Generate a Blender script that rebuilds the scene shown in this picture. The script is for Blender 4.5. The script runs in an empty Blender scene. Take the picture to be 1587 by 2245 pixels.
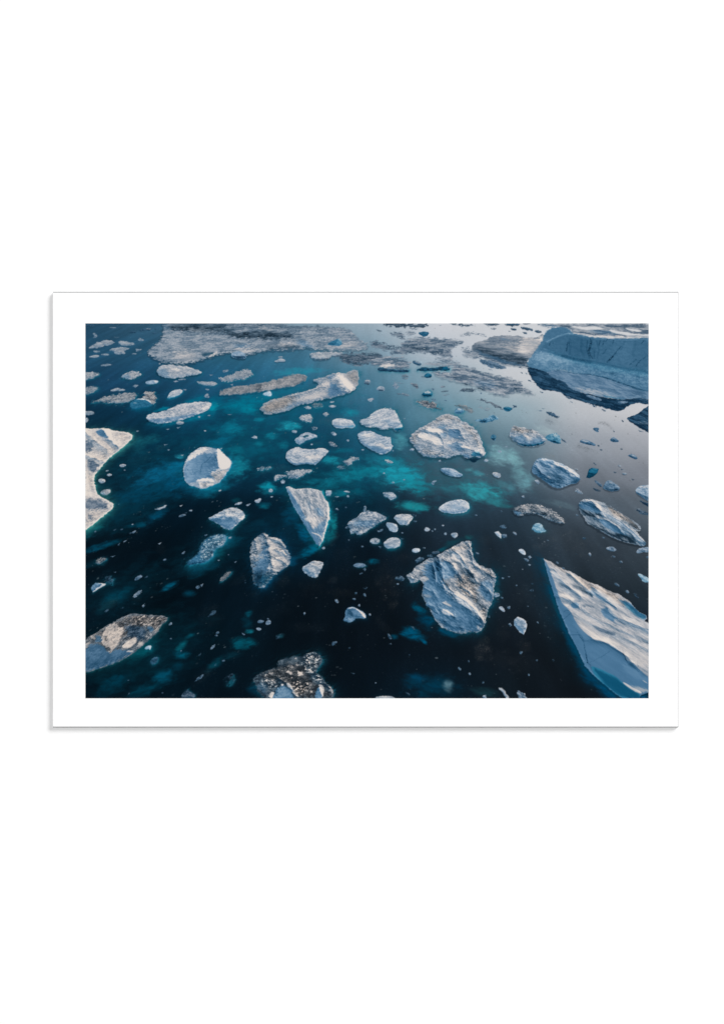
import bpy, math
import numpy as np

# ------------------------------------------------------------------ camera, lamps, exposure
S = 0.73e-3                     # metres on the wall per photo pixel (the print is one metre wide)
PCX, PCY = 793.5, 1122.5        # photo centre
def wx(x): return (x - PCX) * S
def wz(y): return (PCY - y) * S
sc = bpy.context.scene
cam_d = bpy.data.cameras.new('camera'); cam = bpy.data.objects.new('camera', cam_d)
sc.collection.objects.link(cam); sc.camera = cam
DIST = 4.0
cam.location = (0, -DIST, 0); cam.rotation_euler = (math.pi / 2, 0, 0)
cam_d.sensor_fit = 'VERTICAL'; cam_d.sensor_height = 24.0
cam_d.lens = 24.0 * (DIST - 0.010) / (2245 * S)
cam_d.clip_start = 0.05; cam_d.clip_end = 200
w = bpy.data.worlds.new('World'); sc.world = w; w.use_nodes = True
w.node_tree.nodes['Background'].inputs[0].default_value = (1, 1, 1, 1)
w.node_tree.nodes['Background'].inputs[1].default_value = 0.02
def area(name, loc, size, power, col=(1, 1, 1)):
    d = bpy.data.lights.new(name, 'AREA'); d.shape = 'SQUARE'; d.size = size; d.energy = power; d.color = col
    o = bpy.data.objects.new(name, d); sc.collection.objects.link(o)
    o.location = loc; o.rotation_euler = (math.pi / 2, 0, 0)   # faces +Y, square to the wall
    return o
area('key_softbox', (22.5, -25, 22.5), 20, 17200)
area('front_softbox', (0.0, -12, 0.0), 3.0, 920)
sc.view_settings.view_transform = 'Standard'; sc.view_settings.look = 'None'
sc.view_settings.exposure = 0; sc.view_settings.gamma = 1; sc.view_settings.use_curve_mapping = False
GAIN = 1.137                    # what a pure white albedo renders to under these lamps

# PAINT-BEGIN
# ------------------------------------------------------------------ the printed picture: inks worked out on a fine grid
X0, Y0, X1, Y1 = 188, 709, 1421, 1531
NX, NY = X1 - X0 + 1, Y1 - Y0 + 1
YY, XX = np.mgrid[Y0:Y1 + 1, X0:X1 + 1].astype(np.float32)
IMG = np.zeros((NY, NX, 3), np.float32)
LAB = np.zeros((NY, NX), np.int32)
TX = {'1': 180, '2': 500, '3': 820, '4': 1120}; TY = {'A': 700, 'B': 900, 'C': 1110, 'D': 1320}
KZ = 320 / 1587.0
def P(tile, s):
    a = np.array([float(v) for v in s.replace(',', ' ').split()], np.float32).reshape(-1, 2)
    return a * KZ + np.array([TX[tile[1]] - 0.8, TY[tile[0]] - 0.9], np.float32)
def hsh(ix, iy, seed):
    h = (ix * 374761393 + iy * 668265263 + seed * 974711) & 0xffffffff
    h = ((h ^ (h >> 13)) * 1274126177) & 0xffffffff
    h = ((h ^ (h >> 15)) * 2246822519) & 0xffffffff
    return (h ^ (h >> 16)) & 0xffff
def pn(x, y, seed=0):
    x0 = np.floor(x); y0 = np.floor(y); fx = (x - x0).astype(np.float32); fy = (y - y0).astype(np.float32)
    ix = x0.astype(np.int64) + 100000; iy = y0.astype(np.int64) + 100000
    u = fx * fx * fx * (fx * (fx * 6 - 15) + 10); v = fy * fy * fy * (fy * (fy * 6 - 15) + 10)
    def g(dx, dy):
        a = hsh(ix + dx, iy + dy, seed) * np.float32(2 * np.pi / 65536)
        return np.cos(a) * (fx - dx) + np.sin(a) * (fy - dy)
    a = g(0, 0); b = g(1, 0); c = g(0, 1); d = g(1, 1)
    return ((a + (b - a) * u) * (1 - v) + (c + (d - c) * u) * v).astype(np.float32) * 1.5
def fbm(x, y, o=4, seed=0, gain=0.5):
    s = 0; amp = 1.0; t = 0
    for k in range(o):
        s = s + amp * pn(x, y, seed + k * 17); t += amp; amp *= gain
        x = x * 2.03 + 11.3; y = y * 2.03 + 5.7
    return s / t * 1.4
def white(x, y, seed): return hsh(np.floor(x).astype(np.int64) + 9999, np.floor(y).astype(np.int64) + 9999, seed).astype(np.float32) / 65536
def ss(a, b, x):
    t = np.clip((x - a) / (b - a), 0, 1); return t * t * (3 - 2 * t)
def chaikin(p):
    q = np.roll(p, -1, 0); r = np.empty((len(p) * 2, 2), np.float32)
    r[0::2] = p * .75 + q * .25; r[1::2] = p * .25 + q * .75
    return r
def sdf(p, x, y):
    d2 = np.full(x.shape, 1e12, np.float32); ins = np.zeros(x.shape, bool)
    for (ax, ay), (bx, by) in zip(p, np.roll(p, -1, 0)):
        ex, ey = bx - ax, by - ay; px, py = x - ax, y - ay
        t = np.clip((px * ex + py * ey) / (ex * ex + ey * ey + 1e-9), 0, 1)
        d2 = np.minimum(d2, (px - ex * t) ** 2 + (py - ey * t) ** 2)
        if ay != by:
            ins ^= ((ay > y) != (by > y)) & (px < ex * py / ey)
    d = np.sqrt(d2); return np.where(ins, -d, d)
def win(p, m):
    x0 = int(max(X0, math.floor(p[:, 0].min() - m))); x1 = int(min(X1, math.ceil(p[:, 0].max() + m)))
    y0 = int(max(Y0, math.floor(p[:, 1].min() - m))); y1 = int(min(Y1, math.ceil(p[:, 1].max() + m)))
    return slice(y0 - Y0, y1 - Y0 + 1), slice(x0 - X0, x1 - X0 + 1)
def flow(x, y):                 # streak direction: everything stretches towards the far side of the bay
    k = y - 480.0
    return (x - 830.0) / k * 420.0, np.log(k) * 420.0

RAMPS = {
    'ice':  [(0, (28, 46, 60)), (.25, (70, 96, 118)), (.5, (126, 146, 166)), (.75, (184, 188, 198)), (1, (224, 221, 220))],
    'warm': [(0, (32, 36, 40)), (.25, (82, 82, 84)), (.5, (140, 134, 131)), (.75, (196, 184, 176)), (1, (234, 220, 207))],
    'blue': [(0, (10, 40, 64)), (.25, (36, 80, 112)), (.5, (80, 122, 156)), (.75, (140, 171, 197)), (1, (206, 216, 226))],
    'teal': [(0, (6, 34, 50)), (.25, (10, 80, 112)), (.5, (40, 124, 156)), (.75, (118, 178, 198)), (1, (206, 224, 230))],
    'slate': [(0, (22, 42, 60)), (.25, (56, 80, 102)), (.5, (104, 122, 142)), (.75, (152, 162, 174)), (1, (206, 206, 209))],
}
def ramp(name, t):
    r = RAMPS[name]; ts = [a for a, _ in r]
    return np.stack([np.interp(t, ts, [c[k] for _, c in r]) for k in range(3)], -1).astype(np.float32)

# ---- the sea: tone measured at stations across the picture
GX = [188, 340, 500, 650, 800, 960, 1120, 1270, 1421]
GY = [710, 770, 830, 900, 970, 1040, 1110, 1200, 1300, 1420, 1532]
G = """38 76 102|52 88 112|70 100 120|128 152 168|150 170 184|204 207 213|206 209 213|208 210 214|190 194 200
36 78 105|38 84 112|45 95 120|60 108 134|118 148 166|184 193 203|204 207 212|206 208 212|204 206 210
25 62 90|28 72 102|34 88 120|46 106 136|78 124 148|136 162 177|198 202 207|204 206 210|206 207 210
13 46 68|14 55 80|16 66 94|22 78 106|46 98 124|98 138 156|142 166 178|186 190 196|204 204 207
8 36 54|8 42 62|12 56 80|14 58 82|26 78 102|64 104 124|98 126 141|148 156 166|164 168 176
8 24 36|6 30 46|10 44 64|10 46 66|14 58 80|58 80 96|70 96 111|112 121 132|124 130 140
9 40 54|5 24 37|6 26 40|8 34 50|10 38 54|34 53 69|44 63 78|72 86 99|88 99 110
7 22 32|5 17 26|6 25 37|7 27 40|10 24 35|25 38 50|32 46 58|46 58 69|56 67 77
6 20 30|5 17 26|7 22 33|9 20 29|12 21 29|16 27 37|26 37 47|32 43 52|36 47 56
5 20 29|5 22 32|6 22 32|8 18 26|10 19 27|12 21 29|18 26 34|18 25 31|20 34 48
5 19 29|5 21 31|6 18 27|8 17 25|9 20 29|9 26 38|17 27 35|17 23 30|13 19 27"""
G = np.array([[[float(v) for v in c.split()] for c in r.split('|')] for r in G.split('\n')], np.float32)
def catmull(xs, xq):
    xs = np.array(xs, float); n = len(xs); W = np.zeros((len(xq), n), np.float32)
    for i, x in enumerate(xq):
        k = min(max(np.searchsorted(xs, x) - 1, 0), n - 2); t = (x - xs[k]) / (xs[k + 1] - xs[k]); t = t * t * (3 - 2 * t) * .5 + t * .5
        W[i, k] += 1 - t; W[i, k + 1] += t
    return W
WXm = catmull(GX, np.arange(X0, X1 + 1)); WYm = catmull(GY, np.arange(Y0, Y1 + 1))
IMG[:] = np.einsum('yj,jic,xi->yxc', WYm, G, WXm)
fu, fv = flow(XX, YY)
n_big = fbm(fu / 90, fv / 160, 4, 3); n_mid = fbm(fu / 22, fv / 60, 4, 9); n_fine = fbm(XX / 9, YY / 2.6, 3, 21)
bright = IMG.mean(-1, keepdims=True) / 255
IMG *= (1 + (.16 * n_big + .12 * n_mid)[..., None] * np.clip(1.1 - bright * 1.5, .04, 1) + (.055 * n_fine)[..., None] * np.clip(1 - bright, .2, 1)) 
IMG += (np.clip(fbm(XX / 5, YY / 2.2, 2, 61) + .5 * n_fine - .25, 0, 1) ** 1.5 * 16 * ss(.0, .5, n_mid + .5 * n_big))[..., None] * np.array((.8, 1, 1.1), np.float32)

def soft(tile, cx, cy, rx, ry, ang, rgb, al, seed=0, hard=1.0):
    c = P(tile, '%f %f' % (cx, cy))[0]; rx *= KZ; ry *= KZ; m = max(rx, ry) * 1.7
    sy, sx = win(np.array([c]), m)
    if sy.stop <= sy.start or sx.stop <= sx.start: return
    x = XX[sy, sx] - c[0]; y = YY[sy, sx] - c[1]; a = math.radians(ang)
    u = (x * math.cos(a) + y * math.sin(a)) / rx; v = (-x * math.sin(a) + y * math.cos(a)) / ry
    q = int(cx * 7 + cy * 13) % 997 + seed
    b = math.radians(float(np.clip((c[0] - 830) / 640, -1, 1)) * 24); dp = .5 + .9 * (c[1] - Y0) / (Y1 - Y0)
    f1 = (x * math.cos(b) + y * math.sin(b)) / dp; f2 = (-x * math.sin(b) + y * math.cos(b)) / dp
    wp = fbm(f1 / 22, f2 / 12, 3, q + 21) * 9
    f1 = f1 + wp; f2 = f2 + wp * .5
    r = np.sqrt(u * u + v * v) + .62 * fbm(f1 / 34, f2 / 15, 5, q, .58)
    k = (1 - ss(.2, 1.25, r)) * min(1, al * 1.15) * (.9 + .6 * fbm(f1 / 20, f2 / 8, 4, q + 9, .6))
    k = np.clip(k, 0, 1)[..., None]
    IMG[sy, sx] = IMG[sy, sx] * (1 - k) + np.array(rgb, np.float32) * np.array((1.15, 1.06, 1.02), np.float32) * k
for s in """B1 700 640 1000 380 -16 8 74 98 .3|B2 300 360 800 360 -8 8 88 110 .32|B2 1300 760 700 260 -6 10 94 116 .3|C1 500 60 700 220 -18 6 54 74 .4|C1 500 900 800 260 -24 6 44 60 .4|D1 700 600 800 380 -28 5 48 64 .4|C2 600 300 700 300 -16 6 46 66 .35|A2 500 950 900 200 -6 8 96 122 .3|B3 700 760 800 260 10 30 104 124 .28|B1 700 330 240 60 -12 16 84 104 .6|B1 620 420 100 70 -30 14 76 96 .5|B1 850 700 330 130 -18 8 84 120 .9|B1 1020 620 170 70 -20 8 92 128 .8|B1 680 900 420 110 -14 4 62 90 .7|B1 1060 790 200 90 -10 4 74 108 .8|B1 1240 880 300 80 -8 4 62 92 .5
B1 1500 340 190 60 -8 8 96 128 .6|B1 1250 60 220 70 -10 4 104 134 .55|B1 1080 505 60 35 0 30 125 150 .7|B1 1560 200 200 80 0 8 92 122 .5|B1 1460 860 240 70 -20 10 104 132 .6|A1 870 985 120 30 -10 4 112 142 .75|A1 1230 880 170 45 -16 4 104 134 .6|A1 1450 950 90 60 -20 6 130 156 .85
A1 1480 880 140 50 0 4 96 128 .5|A1 640 980 160 40 0 4 84 112 .35
B2 670 170 130 60 -6 24 134 160 .85|B2 60 200 140 90 0 10 110 138 .7|B2 480 290 80 50 -8 14 112 138 .7|B2 360 100 70 28 0 14 120 148 .7|B2 280 430 200 100 -10 8 86 112 .55|B2 100 620 150 150 -10 16 116 140 .85|B2 80 430 90 60 0 10 100 124 .6|B2 350 370 60 30 0 14 110 135 .6|B2 620 380 60 60 0 14 110 135 .5
B2 420 850 100 80 0 12 128 154 .85|B2 1130 545 130 48 0 20 126 150 .85|B2 1400 690 340 90 -8 14 112 136 .8|B2 1250 440 160 32 -4 12 96 122 .6|B2 900 780 120 28 -6 12 100 124 .7|B2 1100 800 130 62 -10 12 104 128 .7|B2 1240 900 110 42 0 12 108 132 .75|B2 1400 880 110 40 0 8 84 106 .6|B2 390 1030 80 32 0 6 80 104 .6|B2 560 880 140 60 0 4 74 100 .6|B2 100 980 60 40 0 10 84 100 .4
A2 250 900 300 100 -10 2 116 146 .6|A2 760 570 280 50 -4 36 134 162 .6|A2 240 990 110 60 0 4 124 152 .7|A2 60 960 140 70 0 4 110 140 .6|A2 620 790 240 50 -10 14 104 132 .5|A2 1330 1020 110 50 0 24 118 146 .7|A2 1150 990 260 60 0 10 80 108 .4|B2 1320 20 60 30 0 26 130 156 .5
B3 290 700 300 160 12 24 140 166 .85|B3 130 540 220 70 8 24 120 146 .7|B3 440 820 200 90 15 22 128 150 .7|B3 260 330 130 100 20 70 148 168 .55|B3 1400 500 220 110 18 112 168 184 .65|B3 1170 890 280 120 14 42 140 158 .85|B3 1150 690 70 36 10 60 136 156 .7|B3 1040 645 50 22 0 70 140 158 .6|B3 1420 820 140 50 22 64 122 140 .5|B3 820 860 150 60 10 40 108 128 .5
B3 430 1050 170 60 4 18 116 138 .8|B3 1330 1000 150 60 15 40 118 134 .5|B4 30 520 110 70 20 112 170 184 .6|B4 150 780 130 110 40 96 156 174 .6|B4 90 680 90 90 40 100 160 176 .5|B4 10 840 60 60 0 66 130 150 .5|B4 540 1030 220 40 14 96 134 150 .25|B4 380 230 120 50 20 150 184 196 .4
C2 870 500 150 60 -26 0 86 118 .85|C2 1110 330 60 110 20 10 100 116 .6|C2 1150 180 50 120 0 14 116 130 .7|C2 700 80 120 160 30 4 60 88 .6|C2 820 300 60 160 -30 2 74 108 .8|C2 20 380 170 80 -16 5 74 98 .6|C2 390 10 60 26 0 8 90 112 .7|C2 620 90 60 30 0 6 56 82 .5|C2 1570 610 80 40 0 4 72 98 .8|C2 330 200 160 60 -20 6 48 68 .5|C2 700 610 60 50 -40 2 70 104 .6
C3 430 10 220 55 4 28 128 142 .7|C3 860 400 130 40 -20 18 66 80 .6|C3 760 465 70 26 -20 10 84 104 .6|C3 1030 345 50 30 0 24 84 94 .6|C3 1400 0 120 30 8 34 104 118 .4|C3 200 470 70 30 0 10 72 92 .7|C3 1330 940 60 110 0 18 66 82 .6
C1 110 260 260 60 -34 8 92 106 .6|C1 230 440 280 38 -18 4 64 90 .8|C1 830 90 130 60 -32 4 66 96 .75|C1 620 205 190 30 -8 4 70 96 .65|C1 380 990 190 80 -26 4 54 74 .85|C1 960 870 120 34 -32 4 78 108 .85|C1 1170 950 76 42 0 4 66 92 .7|C1 1330 680 220 70 -20 4 48 68 .7|C1 500 60 260 70 -20 4 46 66 .6|C1 100 640 120 50 -20 6 42 58 .6|C1 1500 520 80 90 0 8 76 92 .6
D1 1090 480 90 42 -40 8 94 114 .85|D1 1080 580 90 50 0 4 80 106 .75|D1 900 820 130 90 -22 4 68 94 .85|D1 1180 370 60 26 -22 6 76 98 .65|D1 1450 680 130 50 -40 4 70 90 .6|D1 660 520 220 100 -36 4 76 92 .7|D1 1050 700 70 44 -20 4 54 76 .6|D1 350 900 220 100 -28 2 50 70 .8|D1 700 960 240 80 -18 3 54 74 .7|D1 260 60 140 50 -30 10 52 68 .6
D2 150 450 140 75 -6 4 84 106 .75|D2 230 140 44 44 0 6 66 86 .8|D2 240 325 50 32 0 14 104 126 .8|D2 60 590 130 50 -10 8 46 62 .6|D2 210 240 60 90 -20 4 56 76 .5|D2 300 960 100 70 0 4 52 76 .6|D2 565 376 54 30 -16 18 66 82 .8
D3 490 70 110 52 42 0 74 104 .8|D3 420 340 140 80 22 0 76 110 .9|D3 230 380 50 34 0 4 62 88 .75|D3 790 340 120 46 18 0 66 100 .8|D3 580 210 130 90 34 0 58 88 .75|D3 540 430 60 24 36 0 80 116 .8|D3 480 850 120 70 0 4 58 88 .8|D3 620 930 320 120 0 4 50 74 .75|D3 810 920 70 74 0 72 110 128 .8|D3 1230 980 170 60 8 22 56 66 .6
D4 470 -40 40 160 -12 4 64 84 .7|D4 560 180 50 150 -22 2 56 80 .8|D4 680 480 60 170 -26 0 58 90 .8|D4 850 780 90 190 -40 0 56 90 .85|D4 1030 950 160 80 38 0 66 104 .85|D4 1420 1000 120 60 20 2 72 110 .8""".replace('\n', '|').split('|'):
    t = s.split(); v = [float(k) for k in t[1:]]
    soft(t[0], v[0], v[1], v[2], v[3], v[4], v[5:8], v[8])
# drifting dust and crumbs on the water
def dust(tile, cx, cy, rx, ry, ang, rgb, al, dens):
    c = P(tile, '%f %f' % (cx, cy))[0]; rx *= KZ; ry *= KZ
    sy, sx = win(np.array([c]), max(rx, ry) * 1.4)
    x = XX[sy, sx] - c[0]; y = YY[sy, sx] - c[1]; a = math.radians(ang)
    u = (x * math.cos(a) + y * math.sin(a)) / rx; v = (-x * math.sin(a) + y * math.cos(a)) / ry
    r = np.sqrt(u * u + v * v) + .5 * fbm(x / 14, y / 14, 3, int(cx))
    k = (1 - ss(.3, 1.2, r)) * (ss(1 - dens, 1 - dens + .6, .5 + .6 * fbm(x / 3.4, y / 2.6, 3, int(cy), .7) + .35 * fbm(x / 16, y / 12, 2, 5)) * .7 + .16) * al * .85
    k = np.clip(k, 0, 1)[..., None]
    IMG[sy, sx] = IMG[sy, sx] * (1 - k) + np.array(rgb, np.float32) * k
for s in """C3 150 850 150 220 -20 96 86 82 .42 .5|C3 330 560 110 60 0 84 80 80 .3 .5|C2 600 820 120 70 -20 104 98 94 .45 .45|C2 1140 800 60 60 0 130 124 120 .5 .4|C2 920 880 160 110 -20 84 80 78 .3 .42|C2 1230 950 170 60 0 96 88 82 .35 .45|C2 1160 360 40 90 20 90 96 100 .4 .5|C2 130 800 110 50 -30 84 86 86 .35 .45|C2 300 960 60 60 -50 84 92 92 .35 .45|C2 1230 520 120 70 -20 66 70 74 .3 .45
C4 600 380 360 130 14 104 104 104 .4 .42|C4 900 560 300 80 20 92 96 100 .3 .42|C4 300 440 90 50 0 120 124 126 .4 .42|C3 1200 370 110 60 10 84 86 86 .35 .45|D3 1180 540 120 110 0 96 92 90 .62 .62|D3 1200 430 70 60 0 110 106 98 .5 .5|D3 1400 620 180 110 10 80 80 80 .35 .42|D3 90 250 130 60 45 96 96 94 .35 .42|D3 210 50 70 50 -50 104 98 92 .5 .52|D3 1400 340 80 90 0 90 92 90 .35 .42|D4 150 480 80 70 20 110 104 98 .5 .46|D4 120 680 170 140 10 80 84 86 .35 .42|D2 880 280 240 60 0 80 84 88 .35 .42|D2 560 90 220 80 -20 60 70 74 .3 .42|D1 1400 150 160 140 -30 80 88 90 .35 .42|D1 1330 800 150 60 -40 86 94 96 .4 .45|C1 860 460 60 80 -20 84 92 96 .35 .44|C1 600 1010 60 40 0 80 84 84 .4 .45|C1 310 1060 160 60 -20 110 108 100 .35 .42|C4 130 950 120 160 20 84 92 98 .3 .42
B1 880 400 80 40 -10 110 108 100 .4 .45|B1 650 540 160 70 -10 40 90 96 .4 .46|B1 850 1040 80 40 -26 96 102 106 .4 .45|B2 560 640 260 60 -6 120 122 120 .4 .42|B2 1100 130 120 50 0 110 112 112 .5 .46|B2 1290 610 120 50 -10 120 118 114 .5 .46|B2 960 360 90 30 0 110 110 106 .4 .45|B4 820 420 120 40 24 84 92 98 .75 .66|B4 420 500 90 40 22 120 118 116 .6 .56|B4 420 130 60 30 24 70 80 92 .8 .62|B4 480 120 90 40 24 110 118 126 .4 .5|B4 1010 150 80 22 12 80 86 92 .7 .6|B4 1080 190 60 20 40 96 102 108 .6 .55|B4 430 80 90 40 20 110 118 126 .4 .5""".replace('\n', '|').split('|'):
    t = s.split(); v = [float(k) for k in t[1:]]
    dust(t[0], v[0], v[1], v[2], v[3], v[4], v[5:8], v[8], v[9])
rng = np.random.RandomState(5)
def crumb(x, y, r, rgb, al, ang):
    sy, sx = win(np.array([[x, y]]), r * 2.5 + 2)
    if sy.stop <= sy.start or sx.stop <= sx.start: return
    u = XX[sy, sx] - x; v = YY[sy, sx] - y
    p = u * math.cos(ang) + v * math.sin(ang); q = -u * math.sin(ang) + v * math.cos(ang)
    rr = np.sqrt((p / 1.35) ** 2 + (q / .7) ** 2) + r * .3 * pn(u / r + x, v / r + y, 3)
    k = ((1 - ss(r - .7, r + .7, rr)) * al)[..., None]
    IMG[sy, sx] = IMG[sy, sx] * (1 - k) + np.array(rgb, np.float32) * k
clump = fbm(fu / 60, fv / 40, 4, 301) + .6 * fbm(XX / 26, YY / 14, 3, 302)
for i in range(9000):
    y = Y0 + (Y1 - Y0) * rng.rand() ** .95; x = rng.uniform(X0, X1)
    if clump[int(y - Y0), int(x - X0)] < rng.uniform(.0, 1.1): continue
    depth = (y - Y0) / (Y1 - Y0)
    b = IMG[int(y - Y0), int(x - X0)].mean()
    r = .5 + rng.rand() ** 6 * 1.5 * (.5 + depth)
    c = rng.uniform(90, 190) if b < 120 else rng.uniform(60, 110)
    a = (.55 if y < 1200 else .38) * rng.uniform(.3, 1)
    crumb(x, y, r, (c * .94, c, c * 1.03), a, (x - 830) / 900 * .9)

# ---- ice. every F() is one drawn piece: kind, tile, outline in that tile, then how it looks
PIECES = []
def F(kind, tile, pts, tone=.62, warm=.25, blue=.25, grit=.16, mott=.16, emb=.35, light=.22, edge=.9, rough=1.6, ang=None, st=1.0,
      glow=None, under=None, rim=0, cover=1.0, hole=0, sub=0, smooth=1, patches=(), lines=(), ridges=(), label=None, teal=0, slate=0):
    PIECES.append(dict(locals()))
#PIECES-DATA
T = 'teal'
# far field of brash ice
F('brash_ice', 'A1', '883 60 873 174 843 238 784 283 704 362 754 422 853 466 982 491 1111 501 1215 481 1280 460 1340 441 1490 400 1587 370 1640 378 1790 405 1985 352 2080 347 2210 347 2390 327 2460 322 2590 347 2790 350 2965 348 3174 318 2990 200 2955 140 2870 92 2690 76 2187 72 2150 40 900 40',
  tone=.5, warm=.3, blue=.2, grit=.36, mott=.17, emb=.25, light=.05, edge=2.6, rough=3, st=3.2, under=(.5, 3), smooth=1, label='wide pale field of brash ice along the far shore',
  patches=[('tone', '850 30 2950 30 2950 110 2300 120 1600 110 1300 120 880 130', -.17, 12), ('tone', '1500 130 2300 130 2500 260 2000 250 1600 190', -.12, 14), ('dark', '880 55 1500 60 1640 130 1900 200 1500 160 1000 140', .55, 9), ('dark', '1590 150 2200 130 2320 210 2000 215 1590 210', .6, 6), ('blue', '2330 215 2450 230 2560 330 2440 330 2380 290', .6, 7),
           ('dark', '2050 260 2360 280 2380 335 2100 345 1990 340', .4, 7), ('lit', '1250 90 1420 100 1300 140 1120 130', .35, 6), ('lit', '1900 95 2060 90 2080 120 1950 130', .35, 6), ('blue', '1640 280 1800 280 1850 300 1700 320', .6, 5),
           ('sea', '1290 385 1350 370 1430 365 1440 385 1330 410', .9, 2.0), ('lit', '1350 430 1470 350 1490 365 1430 420', .5, 2), ('lit', '2120 250 2340 260 2350 290 2160 310', .4, 6), ('blue', '600 40 900 40 1000 90 900 130', .4, 9), ('lit', '1000 330 1250 350 1250 470 1000 470', .25, 14), ('lit', '2650 280 3000 240 3000 320 2700 320', .25, 9), ('lit', '1650 320 1950 330 1900 370 1700 370', .4, 6)])
F('brash_ice', 'A2', '1130 410 1210 385 1310 370 1450 370 1587 360 1680 380 1690 430 1620 465 1530 485 1480 510 1390 515 1300 495 1230 460 1190 425', tone=.26, warm=.25, blue=.1, slate=.5, grit=.34, mott=.22, emb=.5, light=.0, edge=1.2, rough=2.4, st=3, cover=.8, label='dark gritty raft of brash ice')
F('ice_floe', 'A2', '890 390 920 370 1000 360 1150 360 1280 375 1200 395 1130 405 1110 435 1050 445 980 450 930 435', tone=.66, warm=.4, grit=.3, st=2, under=(.6, 3), patches=[('dark', '930 435 1110 430 1110 448 950 455', .6, 2)])
F('iceberg', 'A2', '1090 265 1130 245 1210 215 1240 240 1240 280 1210 295 1120 290 1090 285', tone=.55, blue=.5, teal=.5, warm=0, grit=.04, mott=.06, rough=.5, smooth=0, under=(.5, 6), patches=[('tone', '1090 265 1130 245 1200 222 1190 250 1170 290 1090 288', -.14, 1), ('lit', '1195 222 1212 213 1242 240 1240 255', .2, 1)], label='small blue iceberg frozen into the brash field')
F('iceberg', 'A2', '38 390 60 365 110 352 180 370 200 410 190 430 110 432 45 410', tone=.66, blue=.6, warm=.0, grit=.1, rough=.8, under=(.7, 4), patches=[('tone', '38 398 110 402 195 405 190 432 100 435', -.42, 1.2)])
F('ice_floe', 'A1', '815 590 830 530 900 497 1000 505 1100 515 1180 530 1270 565 1310 580 1290 600 1180 615 1090 635 960 645 870 625', tone=.68, warm=.35, blue=.2, grit=.2, under=(.55, 4), patches=[('blue', '815 560 880 520 960 600 950 645 870 625', .5, 5), ('lit', '960 530 1060 540 1080 570 1000 560', .3, 3)], label='pale smooth floe just below the brash field')
F('ice_floe', 'A1', '428 630 470 590 540 570 610 572 650 590 655 610 600 640 540 660 470 655', tone=.66, warm=.5, grit=.3, under=(.4, 3), patches=[('blue', '428 630 480 590 520 620 540 660 470 655', .55, 2.5), ('dark', '560 600 600 590 590 620', .4, 3)], label='small oval floe, half blue and half sandy')
F('ice_floe', 'A1', '20 575 130 577 180 590 200 600 150 635 80 655 20 668', tone=.62, warm=.5, grit=.3, patches=[('dark', '130 595 160 600 145 615', .6, 2)])
F('ice_floe', 'A1', '20 750 120 730 180 745 180 770 120 805 20 830', tone=.52, warm=.5, grit=.34)
F('ice_floe', 'A1', '695 690 730 675 790 668 835 675 830 695 780 705 715 710', tone=.68, warm=0, blue=.6, grit=.08, rough=.8, patches=[('lit', '780 668 835 675 815 700 790 690', .3, 1.5)])
F('ice_floe', 'A1', '940 840 980 790 1030 770 1080 768 1098 790 1060 825 990 850 940 862', tone=.78, warm=.3, blue=.3, grit=.12, rough=.9, glow=((16, 110, 140), 4, .6), patches=[('teal', '940 845 1010 838 1060 822 1000 850 940 864', .6, 1.5), ('tone', '960 830 1000 815 1010 835 970 840', -.2, 2)])
F('ice_floe', 'A1', '110 900 190 880 240 850 380 820 520 800 590 810 600 850 540 900 420 920 300 915 200 900 120 915', tone=0.5, warm=.6, grit=.3, mott=0.18, st=2, edge=1.6, rough=2.6, patches=[('lit', '290 890 420 870 540 890 420 920 300 912', .2, 4)], emb=0.2, label='long sandy grey floe near the left edge')
F('ice_floe', 'A1', '660 850 700 795 780 785 800 820 815 860 800 920 770 940 690 880', tone=.5, warm=.9, grit=.4, mott=.3, edge=2, rough=3.4)
F('iceberg', 'A1', '525 930 560 890 640 865 720 880 760 910 750 945 650 960 560 972 525 950', tone=.42, warm=.0, blue=.4, teal=.6, grit=.04, mott=.06, rough=.8, light=.05, glow=((12, 90, 126), 5, .5), patches=[('lit', '580 880 640 860 730 872 800 900 790 925 740 915 720 885 640 875', .9, 1.6), ('lit', '540 915 600 905 600 925', .4, 2)], label='smooth turquoise ice block with a white top rim')
F('ice_floe', 'A1', '705 1060 760 1032 850 1020 960 985 1060 930 1160 918 1270 905 1380 905 1412 928 1395 965 1350 1000 1250 1042 1100 1092 950 1122 860 1137 780 1127 720 1102', tone=.7, warm=.25, blue=.15, grit=.26, mott=.2, rough=1.4, glow=((6, 116, 146), 9, .55), under=(.5, 4), label='long pale floe with a blue lower flank',
  patches=[('blue', '712 1085 820 1090 950 1070 1120 1050 1250 1010 1260 1040 1100 1092 860 1137 780 1127', .8, 2.5), ('dark', '900 1010 1000 980 1010 1000 930 1030', .3, 3), ('lit', '1290 960 1400 920 1390 965 1330 990', .35, 4)])
for q in ('80 315 150 270 220 240 280 235 365 255 320 280 220 300 160 315 90 325', '400 250 440 240 520 255 590 272 540 285 450 290 410 275', '300 340 380 315 470 310 520 325 450 345 480 380 380 385 340 350', '90 410 140 395 200 400 160 420 95 422', '1250 680 1290 685 1370 685 1440 690 1480 710 1430 728 1350 722 1280 700', '300 780 380 755 440 760 480 775 380 785', '20 1003 100 1005 145 1020 110 1040 20 1045'):
    F('ice_floe', 'A1', q, tone=.6, warm=.4, grit=.26, st=2, edge=1.3, rough=2)
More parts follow.
